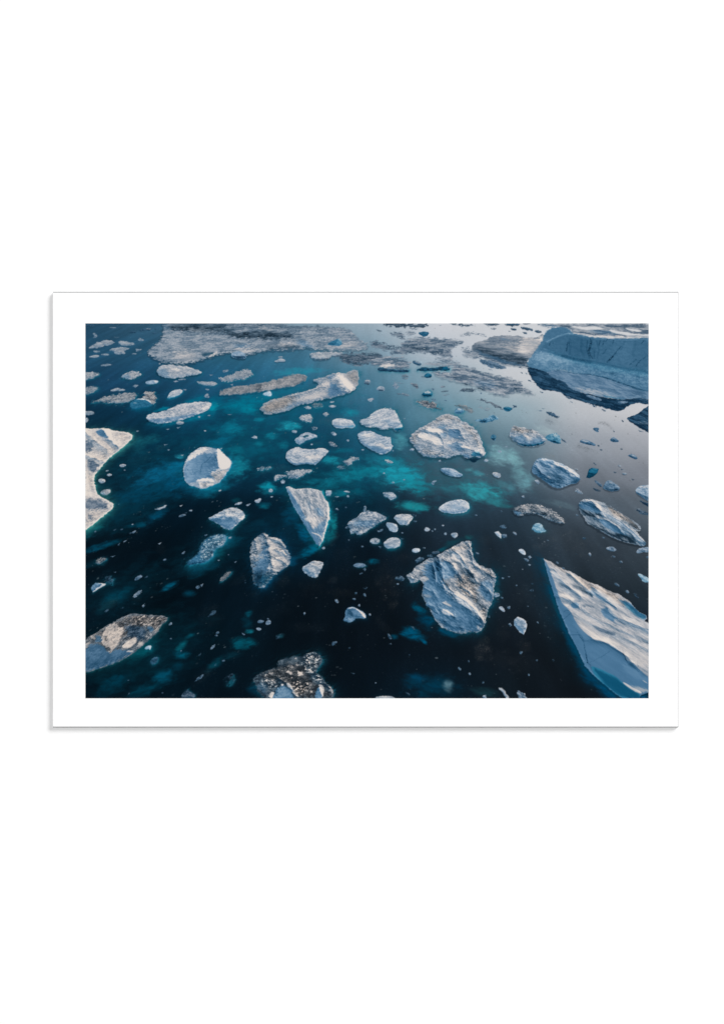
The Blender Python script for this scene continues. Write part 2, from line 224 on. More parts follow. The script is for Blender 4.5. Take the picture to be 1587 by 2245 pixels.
for q in ('210 385 260 378 310 392 250 400', '130 350 170 345 210 358 150 365', '210 500 260 490 340 495 290 512 210 515', '620 215 650 210 680 240 620 240', '120 155 150 160 172 190 150 208 125 205 150 185', '1000 680 1030 668 1055 680 1020 692', '1340 835 1370 815 1390 840 1380 860 1340 855', '1060 655 1130 655 1130 662 1060 665', '555 735 590 715 625 720 580 750', '300 92 390 95 340 100', '850 480 862 490 840 495', '355 198 410 200 380 207', '1100 768 1145 770 1130 776', '1345 760 1395 768 1360 775', '1390 605 1430 610 1400 618', '1525 565 1587 555 1600 570 1550 580', '540 380 600 376 580 388', '590 330 660 330 640 345 590 360'):
    F('ice_fragment', 'A1', q, tone=.58, warm=.3, grit=.2, edge=1.2, rough=1.6)
for q in ('620 125 690 105 750 110 750 125 640 132', '510 140 580 135 600 150 530 155', '760 148 810 148 815 160 770 158', '40 70 130 66 140 80 60 88', '800 100 815 110 800 125'):
    F('ice_fragment', 'A1', q, tone=.3, warm=0, blue=.5, grit=.2, edge=1.6, rough=2, patches=[('lit', '690 100 760 105 750 118 700 112', .5, 1)])
# second row
F('ice_floe', 'A2', '-105 640 -30 625 40 605 120 565 200 545 255 560 265 590 290 605 240 628 180 662 90 668 0 685 -60 690', tone=.58, warm=.45, grit=.32, rough=2.2, edge=1.3, label='grey speckled floe below the field edge')
F('ice_floe', 'A2', '-100 815 -55 775 0 755 100 735 200 725 330 705 450 680 560 655 650 625 740 600 830 605 860 630 850 670 780 700 700 740 600 745 480 770 380 785 250 805 120 820 0 825 -80 828', tone=0.5, warm=0.6, blue=.0, grit=0.24, mott=0.14, rough=2.2, edge=2.2, light=.1, under=(.4, 4), glow=((8, 96, 126), 5, .35), emb=0.2, label='long thin sand brown ice floe',
  patches=[('lit', '385 760 420 720 520 690 540 735 450 775', .28, 5), ('dark', '290 720 380 700 380 780 300 790', .3, 6), ('lit', '560 680 700 640 680 700 600 720', .2, 5)])
F('iceberg', 'A2', '350 975 400 930 450 890 560 865 700 820 850 790 960 750 1010 700 940 680 940 655 1000 645 1050 640 1120 600 1200 590 1270 595 1330 570 1380 555 1420 570 1425 620 1420 680 1400 745 1330 800 1240 830 1100 860 1000 880 900 915 780 930 650 1000 520 1025 410 1040 380 1010', tone=.6, warm=.35, blue=.1, grit=0.17, mott=0.12, rough=1.8, edge=1.3, under=(.6, 5), ridges=[('1060 640 1180 600 1260 700 1330 790', 4.5, 10), ('700 840 900 780 1080 720', 4, 6)], emb=0.22, label='long iceberg rising to a sunlit hump at its right end',
  patches=[('dirt', '350 975 450 890 700 820 760 850 640 960 520 1025 410 1040', .85, 9), ('blue', '620 950 800 900 1000 875 1000 890 780 935 650 1000', .55, 4), ('lit', '1000 700 1090 650 1120 690 1090 760 1000 760', .25, 6), ('blue', '1060 640 1120 602 1180 605 1180 640 1120 670', .6, 4), ('lit', '1180 595 1270 600 1300 660 1400 740 1330 790 1270 780 1230 720 1180 660 1130 660', .5, 4),
           ('blue', '1110 690 1180 690 1230 760 1300 800 1200 840 1090 860 1090 800', .85, 5), ('tone', '1120 740 1180 720 1220 790 1150 800', -.1, 5), ('dirt', '1280 610 1330 570 1420 560 1425 700 1380 720 1320 660', .5, 6), ('lit', '770 850 900 800 1050 770 1080 840 920 890 790 900', .28, 7)])
F('ice_floe', 'A2', '385 815 430 795 465 788 480 825 465 840 400 828', tone=.85, warm=0, blue=.5, teal=.2, grit=.06, rough=.7, glow=((16, 110, 140), 3, .5))
F('ice_floe', 'A2', '505 465 540 450 560 435 600 435 635 460 580 466', tone=.66, warm=.3, grit=.16, under=(.6, 2))
for q in ('540 415 600 410 590 420', '830 960 870 945 910 965 900 980 850 975', '1090 950 1130 938 1190 950 1140 965', '1515 880 1560 860 1590 875 1550 900', '30 715 60 708 55 725', '1105 905 1160 898 1140 910'):
    F('ice_fragment', 'A2', q, tone=.72, warm=.3, grit=.16, rough=1.2)
F('ice_floe', 'A2', '900 940 940 910 1020 915 1030 960 960 970', tone=.42, warm=.6, grit=.4, cover=.7, edge=2, rough=3)
F('ice_floe', 'A2', '770 1078 800 1055 850 1035 920 1060 930 1095 900 1125 830 1112', tone=.62, warm=.5, grit=.4, edge=1.2, rough=2.4)
F('ice_floe', 'A2', '1030 1035 1070 1015 1110 1035 1075 1062 1040 1048', tone=.62, warm=.5, grit=.3, edge=1.2, rough=2.2)
F('ice_floe', 'A2', '1480 690 1500 660 1530 655 1555 675 1545 710 1500 725', tone=.5, warm=.2, grit=.3, patches=[('lit', '1490 662 1550 660 1545 685 1500 680', .35, 2), ('dark', '1480 695 1550 695 1540 728 1490 725', .5, 2)])
# bright far channel with rafts of brash
H = dict(slate=.65, warm=.22, blue=.12, grit=.3, mott=.3, emb=.45, light=.05, st=3.0, rough=3.2, edge=1.6, cover=.82)
F('brash_ice', 'A3', '280 290 330 230 420 200 560 190 700 205 940 225 1000 260 920 290 880 320 840 360 880 420 760 420 640 390 480 370 380 380 300 400 180 390 150 350 250 330', tone=.46, **H, patches=[('dark', '280 300 480 290 640 350 860 400 850 425 560 380 330 390', .35, 7)], label='grey raft of broken ice in the bright channel')
F('brash_ice', 'A3', '-40 230 80 245 180 290 280 290 300 330 150 350 110 345 -40 310', tone=.32, **{**H, 'cover': .72})
F('brash_ice', 'A3', '150 160 250 140 330 140 330 190 360 240 310 235 250 200', tone=.36, **H)
F('brash_ice', 'A3', '340 140 400 125 460 150 440 180 350 180', tone=.5, **H)
F('iceberg', 'A3', '480 150 540 140 605 150 575 185 545 192 510 175', tone=.36, blue=.5, teal=.4, warm=0, grit=.14, rough=1.4)
for q, tn in (('80 40 200 40 400 45 600 58 590 90 450 95 250 80 120 75', .34), ('820 55 950 50 1100 70 1020 90 940 80', .42), ('1170 45 1380 45 1350 75 1250 80', .4), ('1420 52 1560 46 1590 75 1500 78 1430 70', .26), ('380 95 480 105 480 120 400 118', .5), ('1270 100 1340 102 1320 115 1280 112', .5), ('1480 100 1550 115 1520 125', .38), ('700 65 740 68 720 76', .4), ('20 110 90 130 80 150 30 128', .34), ('1460 130 1490 132 1475 140', .4), ('1220 68 1260 72 1240 80', .38), ('830 45 900 45 900 60 840 62', .4)):
    F('brash_ice' if len(q) > 60 else 'ice_fragment', 'A3', q, tone=tn, **{**H, 'cover': .95, 'rough': 2, 'edge': 1.1})
F('brash_ice', 'A3', '920 170 1050 135 1180 160 1240 190 1200 198 1100 166 960 195', tone=.42, **{**H, 'cover': .62})
F('brash_ice', 'A3', '-60 470 60 400 200 400 330 420 400 470 390 520 380 555 300 560 100 545 -60 500', tone=.46, **{**H, 'cover': .75}, patches=[('lit', '60 505 120 480 220 488 240 515 150 540 70 530', .45, 2.5)])
F('ice_floe', 'A3', '40 545 70 530 120 542 280 560 380 555 370 580 250 575 60 565', tone=.2, warm=0, blue=.8, grit=.12, rough=1.2)
F('ice_floe', 'A3', '420 460 450 452 520 490 500 510 440 490', tone=.3, warm=0, blue=.6, grit=.2, rough=1.2, patches=[('lit', '430 455 460 452 520 485 500 492', .35, 1.5)])
F('ice_floe', 'A3', '460 550 520 530 620 540 740 520 800 520 820 538 815 560 740 556 610 562 480 568', tone=.22, warm=0, blue=.3, teal=.5, grit=.2, rough=1.4, patches=[('teal', '740 520 800 518 822 538 812 560 745 555', .8, 1.5)])
F('iceberg', 'A3', '550 610 590 588 630 610 625 635 580 642 550 630', tone=.36, warm=0, blue=.2, teal=.8, grit=.06, rough=.6, patches=[('tone', '550 625 630 622 620 645 560 642', -.15, 1)], label='small dark turquoise berg below the channel')
F('brash_ice', 'A3', '510 622 550 615 560 640 530 650', tone=.36, **H)
F('brash_ice', 'A3', '640 400 760 410 870 420 880 460 1000 510 860 530 800 520 640 520 520 500 560 470 700 460', tone=.46, **{**H, 'cover': .6})
F('brash_ice', 'A3', '620 570 720 560 830 590 860 530 900 500 1000 510 1080 530 1150 560 1250 590 1380 620 1500 640 1600 690 1690 770 1755 820 1690 830 1587 800 1500 815 1450 850 1350 830 1200 790 1100 740 960 710 860 680 760 650 680 620', tone=.5, **{**H, 'cover': .85}, under=(.3, 3), label='broad grey raft of broken ice reaching to the bright water',
  patches=[('dark', '830 575 850 620 900 640 885 655 832 612', .6, 2), ('dark', '860 680 1000 705 1160 755 1250 800 1230 810 1150 775 990 722 865 697', .6, 2), ('blue', '1060 680 1200 660 1350 700 1300 760 1150 740', .5, 6), ('dark', '1450 640 1650 780 1750 820 1690 835 1500 800', .2, 6)])
F('ice_floe', 'A3', '1130 450 1200 440 1290 455 1380 500 1445 530 1400 545 1290 535 1200 500', tone=.42, slate=.5, warm=0, blue=.3, grit=.34, st=3, rough=1.6, label='ribbed dark floe in the bright channel')
F('brash_ice', 'A3', '930 310 1010 300 1100 350 1200 420 1150 440 1060 440 950 400 980 350', tone=.46, **{**H, 'cover': .66})
F('brash_ice', 'A3', '1240 545 1280 548 1290 562 1255 560', tone=.4, **{**H, 'cover': .95})
# glacier front and its apron
F('brash_ice', 'A4', '260 60 400 46 540 40 1640 40 1640 215 1300 222 1000 210 800 195 650 160 640 118 480 100 400 105', tone=.5, slate=.6, warm=.25, blue=.1, grit=.22, mott=.36, emb=.3, light=0, st=5, rough=2, edge=1.5, cover=1, label='streaked snowfield behind the cliff',
  patches=[('bright', '600 66 760 86 950 78 1040 108 850 130 720 108', .95, 2.4), ('bright', '1050 108 1200 136 1380 166 1560 166 1560 196 1300 188 1100 160', .95, 2.4), ('bright', '1220 92 1330 100 1440 130 1390 148 1280 128', .95, 2.4), ('bright', '540 50 640 62 720 80 640 82', .6, 3), ('blue', '820 130 950 120 1100 130 1190 160 1150 180 950 160', .7, 4), ('dark', '1080 60 1497 60 1497 110 1300 90', .3, 8), ('blue', '280 60 440 60 560 90 400 100', .7, 4), ('lit', '650 150 900 180 1100 190 1300 196 1640 190 1640 222 1300 224 1000 216 760 192', .6, 3), ('dark', '1300 46 1510 46 1510 66 1400 64', .4, 3)])
F('brash_ice', 'A4', '-60 45 100 46 90 66 20 78 -30 74', tone=.22, blue=.6, warm=0, grit=.2, st=3)
for q in ('100 95 160 92 240 112 235 128 150 118', '250 128 330 130 335 150 290 148', '125 148 170 148 178 164 140 164', '0 105 60 112 50 124 10 120', '130 46 220 46 200 56 150 58'):
    F('ice_fragment', 'A4', q, tone=.36, slate=.7, warm=0, blue=.2, grit=.2, edge=1.1, rough=1.4)
F('ice_floe', 'A4', '-418 300 -388 260 -258 230 -228 200 -88 180 100 190 200 215 300 200 350 160 420 240 300 320 190 440 160 470 300 500 380 545 300 550 160 512 0 500 -88 490 -238 440 -338 390 -418 340', tone=.58, slate=.55, warm=.3, blue=.1, grit=.24, mott=.22, emb=.3, light=.1, st=4, rough=1.6, under=(.55, 4), label='flat mauve ice plate at the foot of the glacier',
  patches=[('dark', '-418 300 -330 290 -200 330 0 380 180 400 180 470 380 545 160 515 0 500 -238 440 -400 345', .55, 9), ('blue', '-150 205 -60 215 0 235 -80 250', .55, 4), ('lit', '0 280 180 320 220 360 100 380 0 340 -100 300', .22, 9), ('blue', '170 240 280 245 300 290 200 280', .45, 4), ('lit', '100 200 340 190 420 232 310 300 190 420 60 330', .3, 9), ('blue', '-418 320 -300 370 -100 440 60 485 160 515 0 500 -238 440', .7, 4), ('dark', '-40 320 60 320 100 340 0 345', .3, 4), ('lit', '300 250 400 205 350 180 300 200', .4, 4)])
F('glacier', 'A4', '170 470 300 310 350 220 360 170 400 122 480 95 560 90 640 112 655 150 760 178 900 203 1050 214 1300 217 1640 200 1640 860 1400 800 1250 750 1050 680 850 640 700 640 500 650 360 610 200 535', tone=0.49, blue=.68, warm=0, teal=.15, slate=.24, grit=.05, mott=0.05, emb=0.08, light=0, edge=2.2, rough=1.6, label='tall blue shaded glacier cliff with dark streaks',
  patches=[('tone', '300 310 420 240 520 190 620 158 750 178 900 203 1050 214 1300 217 1520 204 1520 580 1300 560 1050 505 850 465 700 440 550 400 380 335', -.07, 3), ('tone', '640 170 900 210 900 440 700 430 600 390', -.05, 22), ('tone', '1150 230 1380 230 1300 540 1100 500', .05, 30), ('teal', '380 330 550 392 700 430 850 458 1050 495 1300 545 1520 560 1520 640 1200 590 950 560 700 480 500 420', .35, 12),
           ('tone', '200 450 310 325 520 400 700 450 600 500 350 480', .14, 12), ('tone', '350 170 400 122 480 95 560 90 640 112 650 150 520 190 420 235 370 215', -.03, 5), ('dark', '330 345 560 398 700 440 690 452 540 412', .18, 4), ('lit', '400 560 520 545 700 590 800 600 500 590', .2, 6), ('tone', '1340 610 1400 600 1420 640 1380 660', -.14, 4), ('tone', '390 470 470 460 480 500 420 500', -.1, 4), ('tone', '1060 590 1110 570 1150 610 1100 625', -.12, 3), ('tone', '800 500 1000 560 1250 660 1497 730 1497 780 1200 690 900 590', -.06, 12), ('mott', '180 440 400 360 700 450 1050 520 1640 600 1640 800 1050 650 700 610 200 510', 1.5, 8), ('tone', '200 440 320 330 560 410 860 475 1050 512 1300 565 1640 590 1640 800 1260 715 1050 650 700 605 350 560 200 505', .06, 5)],
  lines=[('865 215 868 260 845 340 870 400 890 435', 1.20, 0.51), ('830 235 825 330 850 400', 0.90, 0.34), ('880 235 870 300 850 350', 1.20, 0.47), ('620 250 612 290 606 345', 1.20, 0.42), ('635 255 630 300', 0.60, 0.34), ('430 255 420 290', 0.68, 0.51), ('460 255 458 270', 0.60, 0.34), ('970 235 958 285', 0.98, 0.42), ('1015 235 1000 285', 0.98, 0.38), ('1048 222 1030 250', 0.98, 0.42), ('1120 228 1106 270', 0.75, 0.42), ('1195 300 1120 390 1060 465', 1.05, 0.42), ('1110 410 1075 440 1050 465', 2.25, 0.38), ('1485 400 1400 460 1360 510', 0.90, 0.34), ('1360 440 1290 505', 0.75, 0.30), ('1445 235 1420 270', 0.75, 0.42), ('1040 330 1000 380', 1.50, 0.21), ('910 340 905 430', 1.95, 0.17), ('830 360 860 420', 2.62, 0.19), ('500 558 700 598 860 602 1050 645 1250 716 1400 768 1500 792', 1.35, 0.55), ('650 165 760 182 900 207 1050 218 1300 221 1500 208', 0.90, 0.26), ('395 250 460 215 540 180 620 158 680 166', 1.8, -.26), ('640 162 800 188 950 212 1100 222 1300 226 1500 212', 2.2, -.2), ('330 338 450 368 560 402 700 440 860 466 1050 504 1300 556 1500 580', 3.2, .2), ('560 404 700 444 860 470', 5, .2), ('640 215 650 300 640 380', 3, .12), ('770 220 760 330 790 410', 3, .1), ('1240 240 1200 330', 2, .12), ('1350 250 1330 400', 4, .1), ('930 240 960 330 940 420', 2.4, .14)])
F('ice_floe', 'A4', '420 575 500 560 700 602 850 608 1050 660 1250 730 1420 795 1640 800 1640 905 1480 872 1400 862 1220 882 1000 845 800 805 640 762 600 702 450 640 380 585', tone=0.53, blue=.6, warm=0, slate=.3, grit=0.08, mott=0.14, emb=.2, st=2.5, rough=1.2, light=0, under=(.5, 5), label='pale blue ice shelf sloping down to the water',
  patches=[('lit', '640 745 800 750 1000 780 1200 860 1000 830 800 800', .25, 5), ('tone', '1180 740 1420 800 1480 860 1300 840', -.1, 9), ('teal', '1040 830 1220 870 1230 884 1000 850', .5, 3)])
F('ice_floe', 'A4', '170 525 340 560 400 590 450 640 600 702 640 762 800 810 1000 855 1220 885 1300 872 1400 862 1480 880 1640 905 1640 960 1470 925 1380 905 1300 930 1210 995 1140 1000 1000 960 900 930 700 875 600 840 520 785 400 775 330 765 270 710 200 600', tone=.17, blue=.7, slate=.4, warm=0, grit=.2, mott=.22, emb=.25, st=3, rough=1.4, light=0, edge=1, label='dark blue rubble apron below the ice shelf', patches=[('tone', '330 570 600 700 560 780 350 760 250 640', .06, 12), ('tone', '900 860 1220 890 1200 990 1000 955', -.06, 6)])
for q in ('810 835 860 832 900 845 990 880 960 887 880 865', '1150 905 1230 895 1280 908 1200 922'):
    F('ice_floe', 'A4', q, tone=.5, blue=.4, slate=.4, warm=0, grit=.14, rough=1)
F('ice_floe', 'B4', '1250 85 1330 65 1390 40 1430 0 1520 -60 1520 258 1400 190 1300 125', tone=.22, blue=.6, slate=.4, warm=0, grit=.12, mott=.2, st=3, light=.05, rough=1.2, label='dark blue berg cut off by the right edge', patches=[('lit', '1320 130 1420 140 1497 120 1497 160 1450 160', .3, 4), ('dark', '1260 85 1400 170 1497 240 1497 258 1400 190', .4, 3)])
for q, tn in (('590 840 640 850 665 872 620 868', .3), ('640 895 668 905 670 920', .3), ('840 920 870 930 860 938', .28), ('880 935 930 945 925 962 890 955', .26), ('980 978 1030 995 1030 1005 1000 998', .24), ('180 655 220 665 225 685 190 680', .34), ('100 570 130 585 120 597', .34), ('80 520 130 522 100 540', .34), ('150 590 180 585 180 610', .34), ('310 785 360 800 330 806', .28), ('0 975 60 950 40 965', .32), ('330 965 375 975 350 985', .28), ('375 1010 430 1012 500 1042 540 1075 490 1080 420 1050', .34), ('265 990 350 1000 330 1006', .34)):
    F('ice_fragment', 'A4', q, tone=tn, blue=.4, slate=.5, warm=0, grit=.3, rough=1.2, edge=.9)
# small things on the silver water
for q, kw in (('385 700 440 695 490 730 490 765 440 742', dict(tone=.4, warm=.3, slate=.4)), ('230 815 320 800 380 820 392 845 290 835', dict(tone=.36, warm=.2, slate=.4, cover=.6)), ('440 890 500 885 600 890 680 920 700 970 735 985 650 985 560 960 490 930', dict(tone=.42, warm=.6, grit=.45)), ('870 940 950 925 1040 960 1110 1010 1060 1030 980 990 900 960', dict(tone=.4, warm=.7, cover=.7)), ('920 785 960 755 1060 750 1130 780 1060 795 940 795', dict(tone=.3, warm=.2, slate=.5, cover=.75)), ('1110 880 1150 868 1220 880 1300 920 1400 970 1390 985 1320 965 1250 920 1180 890', dict(tone=.34, warm=.3, slate=.5, cover=.75)), ('710 790 800 775 820 785 760 800', dict(tone=.36, slate=.5)), ('725 830 800 810 825 825 760 840', dict(tone=.4, slate=.5, cover=.6)), ('300 610 370 605 380 640 350 665 310 650', dict(tone=.4, slate=.5, cover=.7)), ('1095 950 1180 945 1280 970 1240 1005 1180 980', dict(tone=.42, slate=.5, cover=.5)), ('720 745 740 725 780 735 750 755', dict(tone=.48, slate=.4, cover=.8)), ('210 680 250 680 330 700 300 715', dict(tone=.42, slate=.5, cover=.5))):
    F('ice_floe', 'A3', q, **{**dict(grit=.34, mott=.24, edge=1.4, rough=2.6, blue=.0, emb=.5, light=.1, st=2), **kw})
F('iceberg', 'A3', '520 820 560 790 600 778 635 805 632 838 580 848 540 842', tone=.4, warm=0, teal=.9, blue=.1, grit=.06, rough=.7, under=(.3, 3), patches=[('lit', '535 805 565 786 600 778 630 805 590 815', .45, 1.5), ('tone', '520 825 635 825 620 850 540 845', -.16, 1.2)], label='small turquoise berg with a white top')
F('iceberg', 'A3', '878 1005 910 965 970 985 978 1015 920 1032 880 1024', tone=.5, warm=0, blue=.7, teal=.2, grit=.1, rough=.8, patches=[('lit', '890 985 915 965 965 985 930 995', .3, 1.5), ('tone', '878 1010 975 1008 975 1020 920 1034', -.2, 1.5)])
F('iceberg', 'A3', '1400 970 1440 955 1510 972 1475 1005 1430 1002', tone=.36, warm=0, teal=.8, grit=.06, rough=.7, patches=[('lit', '1410 965 1440 955 1480 965', .3, 1)])
F('ice_fragment', 'A3', '1505 938 1550 945 1545 962 1520 955', tone=.28, slate=.6, warm=0)
F('ice_fragment', 'A3', '205 720 230 690 270 715 270 750 220 755', tone=.6, warm=.2, cover=.8, grit=.2)
F('ice_floe', 'A3', '40 755 80 730 115 755 110 785 70 785 30 765', tone=.6, warm=.2, grit=.2, patches=[('dark', '40 765 115 765 110 788 60 788', .6, 2)])
for q in ('615 765 640 750 660 765 640 785', '0 860 10 880 -10 885', '1150 805 1180 800 1170 820', '600 860 660 870 690 890 640 890', '760 885 800 885 780 895'):
    F('ice_fragment', 'A3', q, tone=.42, slate=.5, warm=0, grit=.3)
# middle row
F('iceberg', 'B3', '-157 130 -137 100 -67 90 -27 50 0 20 40 0 90 -25 180 -20 235 10 255 60 290 120 318 185 290 228 235 228 205 190 130 212 60 205 0 180 -57 187 -125 165', tone=.72, warm=.15, blue=.2, grit=.3, mott=.16, ang=-20, st=2, rough=1.4, under=(.55, 4), label='rounded snowy floe with a teal lower corner', patches=[('teal', '215 195 310 185 318 190 290 228 235 230', .95, 1.5), ('tone', '215 200 320 195 290 232 230 232', -.3, 1.5), ('dark', '-157 130 -60 150 0 170 -50 190 -125 165', .25, 4), ('blue', '80 100 200 100 290 130 300 180 220 190 130 150', .35, 5), ('dark', '0 185 60 195 130 205 200 185 200 195 130 215 50 208', .4, 1.5)])
F('iceberg', 'B3', '-177 265 -140 240 -60 226 0 245 50 270 130 290 195 305 180 350 205 405 165 455 105 482 50 468 -20 430 -80 400 -150 345 -165 300', tone=.68, warm=.1, blue=.35, grit=.22, mott=.16, ang=-15, st=2, rough=1.2, under=(.6, 4), glow=((16, 96, 122), 6, .4), label='pale blue floe tapering to the lower right', patches=[('lit', '0 350 80 360 130 400 200 400 170 420 100 420 20 390', .3, 3), ('blue', '-150 345 -60 380 30 400 100 430 170 420 150 460 105 482 50 468 -80 400', .8, 3), ('lit', '-140 250 -20 250 30 300 -80 300', .2, 5)])
F('iceberg', 'B3', '385 300 440 240 520 190 600 150 680 95 750 50 830 45 900 75 970 130 1080 180 1130 250 1160 320 1185 400 1210 470 1200 505 1150 510 1060 500 1040 530 980 510 940 470 870 495 820 515 720 515 620 510 520 490 490 450 440 390 400 340', tone=.6, warm=.25, blue=.2, grit=.24, mott=0.17, emb=0.3, rough=1.8, under=(.6, 6), ang=12, st=1.4, ridges=[('540 210 700 250 760 360 760 400', 5, 6), ('800 200 920 210 980 300', 5, 6), ('930 390 1090 440 1180 490', 5, 5)], label='broad snow patched floe in the centre right',
  patches=[('lit', '540 205 640 188 750 225 730 262 620 235', .55, 3), ('lit', '450 265 540 240 640 268 745 335 758 392 690 385 600 335 500 305', .55, 3.5), ('blue', '800 210 900 205 975 290 900 320 820 300', .8, 4), ('blue', '680 180 760 158 795 188 740 208', .8, 3), ('blue', '700 260 790 235 800 290 730 300', .6, 3), ('dirt', '385 300 440 240 600 150 750 50 830 45 960 130 860 110 740 100 560 200 440 290 480 350 440 390', .6, 5), ('dirt', '960 140 1080 180 1180 400 1120 400 1060 260 980 210', .45, 5), ('blue', '780 370 900 340 1000 400 950 460 840 430', .6, 5), ('lit', '930 390 1040 390 1090 440 1000 430', .4, 3), ('lit', '720 105 820 110 860 140 760 140', .35, 4), ('lit', '830 330 900 330 880 360 790 370', .4, 4), ('dirt', '490 420 700 440 820 510 620 510 500 470', .4, 5), ('blue', '520 480 640 490 720 480 700 505 560 500', .6, 3),
           ('teal', '1055 480 1100 440 1150 450 1172 503 1060 500', .8, 1.5), ('lit', '1080 450 1110 440 1150 450 1110 455', .3, 1.5), ('lit', '1130 300 1200 470 1195 495 1170 470 1110 330', .3, 4), ('lit', '700 430 715 455 735 465 720 462', .5, 1), ('blue', '960 480 1030 470 1045 525 985 510', .7, 2)])
F('ice_fragment', 'B3', '980 525 1040 530 1060 515 1160 520 1130 545 1090 570 1060 560 1040 540', tone=.12, teal=.5, warm=0, blue=.2, grit=.1, edge=1.6, rough=1)
F('ice_floe', 'B3', '725 640 760 630 850 635 910 670 970 710 940 725 860 720 790 700 740 665', tone=.62, warm=0, blue=.7, grit=.1, rough=.9, under=(.7, 4), label='small pale blue floe shaped like a seal', patches=[('lit', '760 632 850 637 910 672 965 708 900 680 840 650', .3, 1.5), ('tone', '740 665 800 695 900 718 860 722 790 702', -.25, 1.5)])
F('ice_floe', 'B3', '1285 685 1330 675 1385 705 1360 740 1310 720', tone=.7, warm=.3, grit=.18, under=(.6, 3))
F('ice_floe', 'B3', '100 905 150 895 200 895 250 930 230 960 190 985 150 950', tone=.6, warm=.2, grit=.28, rough=2, edge=1.3)
F('ice_floe', 'B3', '700 1068 760 1020 850 985 940 972 1010 990 1035 1030 1030 1082 980 1112 880 1124 780 1117 720 1094', tone=.72, warm=.1, blue=.35, grit=.16, mott=.14, rough=.9, rim=.25, glow=((30, 110, 130), 6, .6), under=(.5, 3), label='smooth white floe with a domed top', patches=[('blue', '830 1040 880 1010 960 1020 970 1080 860 1090', .45, 6), ('blue', '720 1090 880 1108 1030 1070 1030 1085 980 1112 880 1126 760 1115', .6, 2)])
F('ice_floe', 'B3', '1270 285 1300 260 1330 290 1310 335 1280 310', tone=.4, warm=0, teal=.4, blue=.3, grit=.12, patches=[('dark', '1275 305 1325 300 1310 338', .5, 1.5)])
F('ice_floe', 'B3', '1105 105 1200 95 1260 60 1300 50 1360 95 1340 110 1260 130 1180 138 1115 125', tone=.5, warm=0, blue=.6, teal=.3, grit=.34, mott=.3, rough=1.8, patches=[('tone', '1105 115 1340 108 1260 135 1180 140', -.2, 2)])
F('ice_floe', 'B3', '115 540 160 540 215 570 180 582 130 560', tone=.6, warm=.5, grit=.3)
for q in ('1195 550 1220 530 1242 548 1220 562', '1345 445 1365 435 1390 455 1365 462', '700 552 720 542 735 555 715 562', '385 435 420 415 445 430 420 445', '625 800 640 770 690 765 650 790 645 815', '325 90 345 90 335 98', '100 688 112 680 120 692', '190 785 230 785 210 795', '1420 400 1445 392 1455 405', '320 755 340 755 330 765', '200 440 212 435 212 450'):
    F('ice_fragment', 'B3', q, tone=.62, warm=.1, blue=.3, grit=.14)
F('iceberg', 'B2', '1135 145 1145 105 1200 93 1280 98 1355 115 1385 175 1360 192 1290 185 1230 200 1165 185', tone=.76, warm=.15, blue=.25, grit=.16, rough=.8, under=(.5, 4), glow=((20, 104, 130), 5, .5), label='small white topped floe with pale blue sides', patches=[('blue', '1135 150 1200 172 1290 170 1370 160 1385 175 1360 192 1290 185 1230 202 1165 187', .7, 2), ('teal', '1290 185 1350 160 1385 172 1360 192', .5, 2)])
F('ice_floe', 'B2', '730 320 780 290 800 265 860 243 920 255 980 285 920 305 850 330 790 368 750 360', tone=.68, warm=.15, blue=.3, grit=.2, rough=1, patches=[('sea', '812 288 850 264 892 274 870 296 825 304', .85, 1.5), ('blue', '730 320 790 330 830 340 790 368 750 360', .6, 3)], glow=((14, 90, 116), 5, .4), label='ring shaped floe with a teal pool')
F('iceberg', 'B2', '632 500 645 455 690 425 775 398 800 420 870 425 950 430 990 412 1060 418 1100 445 1060 490 1035 510 990 570 950 595 860 582 740 600 690 575 640 530', tone=.7, warm=.15, blue=.2, grit=.18, mott=.14, emb=.3, rough=1, under=(.55, 5), smooth=0, glow=((12, 84, 110), 6, .45), label='flat snowy slab floe with angular corners', patches=[('blue', '640 520 700 560 740 580 860 562 950 575 1030 510 990 572 950 597 860 584 740 602 690 577', .75, 2), ('lit', '820 480 900 490 1010 480 1030 510 960 540 850 530', .22, 4), ('dark', '800 430 940 440 990 450 940 470 800 460', .2, 4), ('tone', '700 480 830 480 850 530 720 540', -.1, 5), ('lit', '690 450 770 405 790 440 720 470', .2, 4)])
F('ice_floe', 'B2', '500 755 520 700 600 695 650 715 640 730 580 740 515 770', tone=.56, warm=.4, grit=.4, rough=2.4, edge=1.3)
F('ice_floe', 'B2', '620 675 700 655 780 640 860 650 915 640 920 660 840 690 800 730 740 752 670 740 660 715 650 690', tone=.56, warm=.4, grit=.38, rough=2.4, edge=1.3, patches=[('blue', '670 720 800 700 790 740 740 752', .5, 4)], label='gritty broken floe below the flat slab')
F('ice_floe', 'B2', '1260 560 1300 525 1360 505 1430 520 1410 545 1350 560 1340 590 1310 605 1270 585', tone=.52, warm=.45, grit=.42, rough=2.6, edge=1.5)
F('ice_floe', 'B2', '1180 620 1240 600 1290 620 1270 640 1200 640', tone=.38, warm=.3, grit=.4, cover=.7, rough=2.6, edge=1.6)
F('ice_floe', 'B2', '1090 345 1130 335 1160 360 1195 400 1150 400 1110 375', tone=.5, warm=.5, grit=.3, rough=1.6)
F('ice_floe', 'B2', '320 650 340 620 470 612 475 635 370 660', tone=.5, warm=.3, grit=.45, cover=.7, rough=2.6)
F('ice_floe', 'B2', '900 190 950 180 980 195 940 222', tone=.46, warm=.4, grit=.4, cover=.75, rough=2.4)
F('ice_floe', 'B2', '1065 900 1070 872 1125 875 1128 905 1110 935 1070 930', tone=.62, warm=.1, blue=.35, grit=.2, rough=.9, smooth=0, glow=((20, 90, 110), 3, .5))
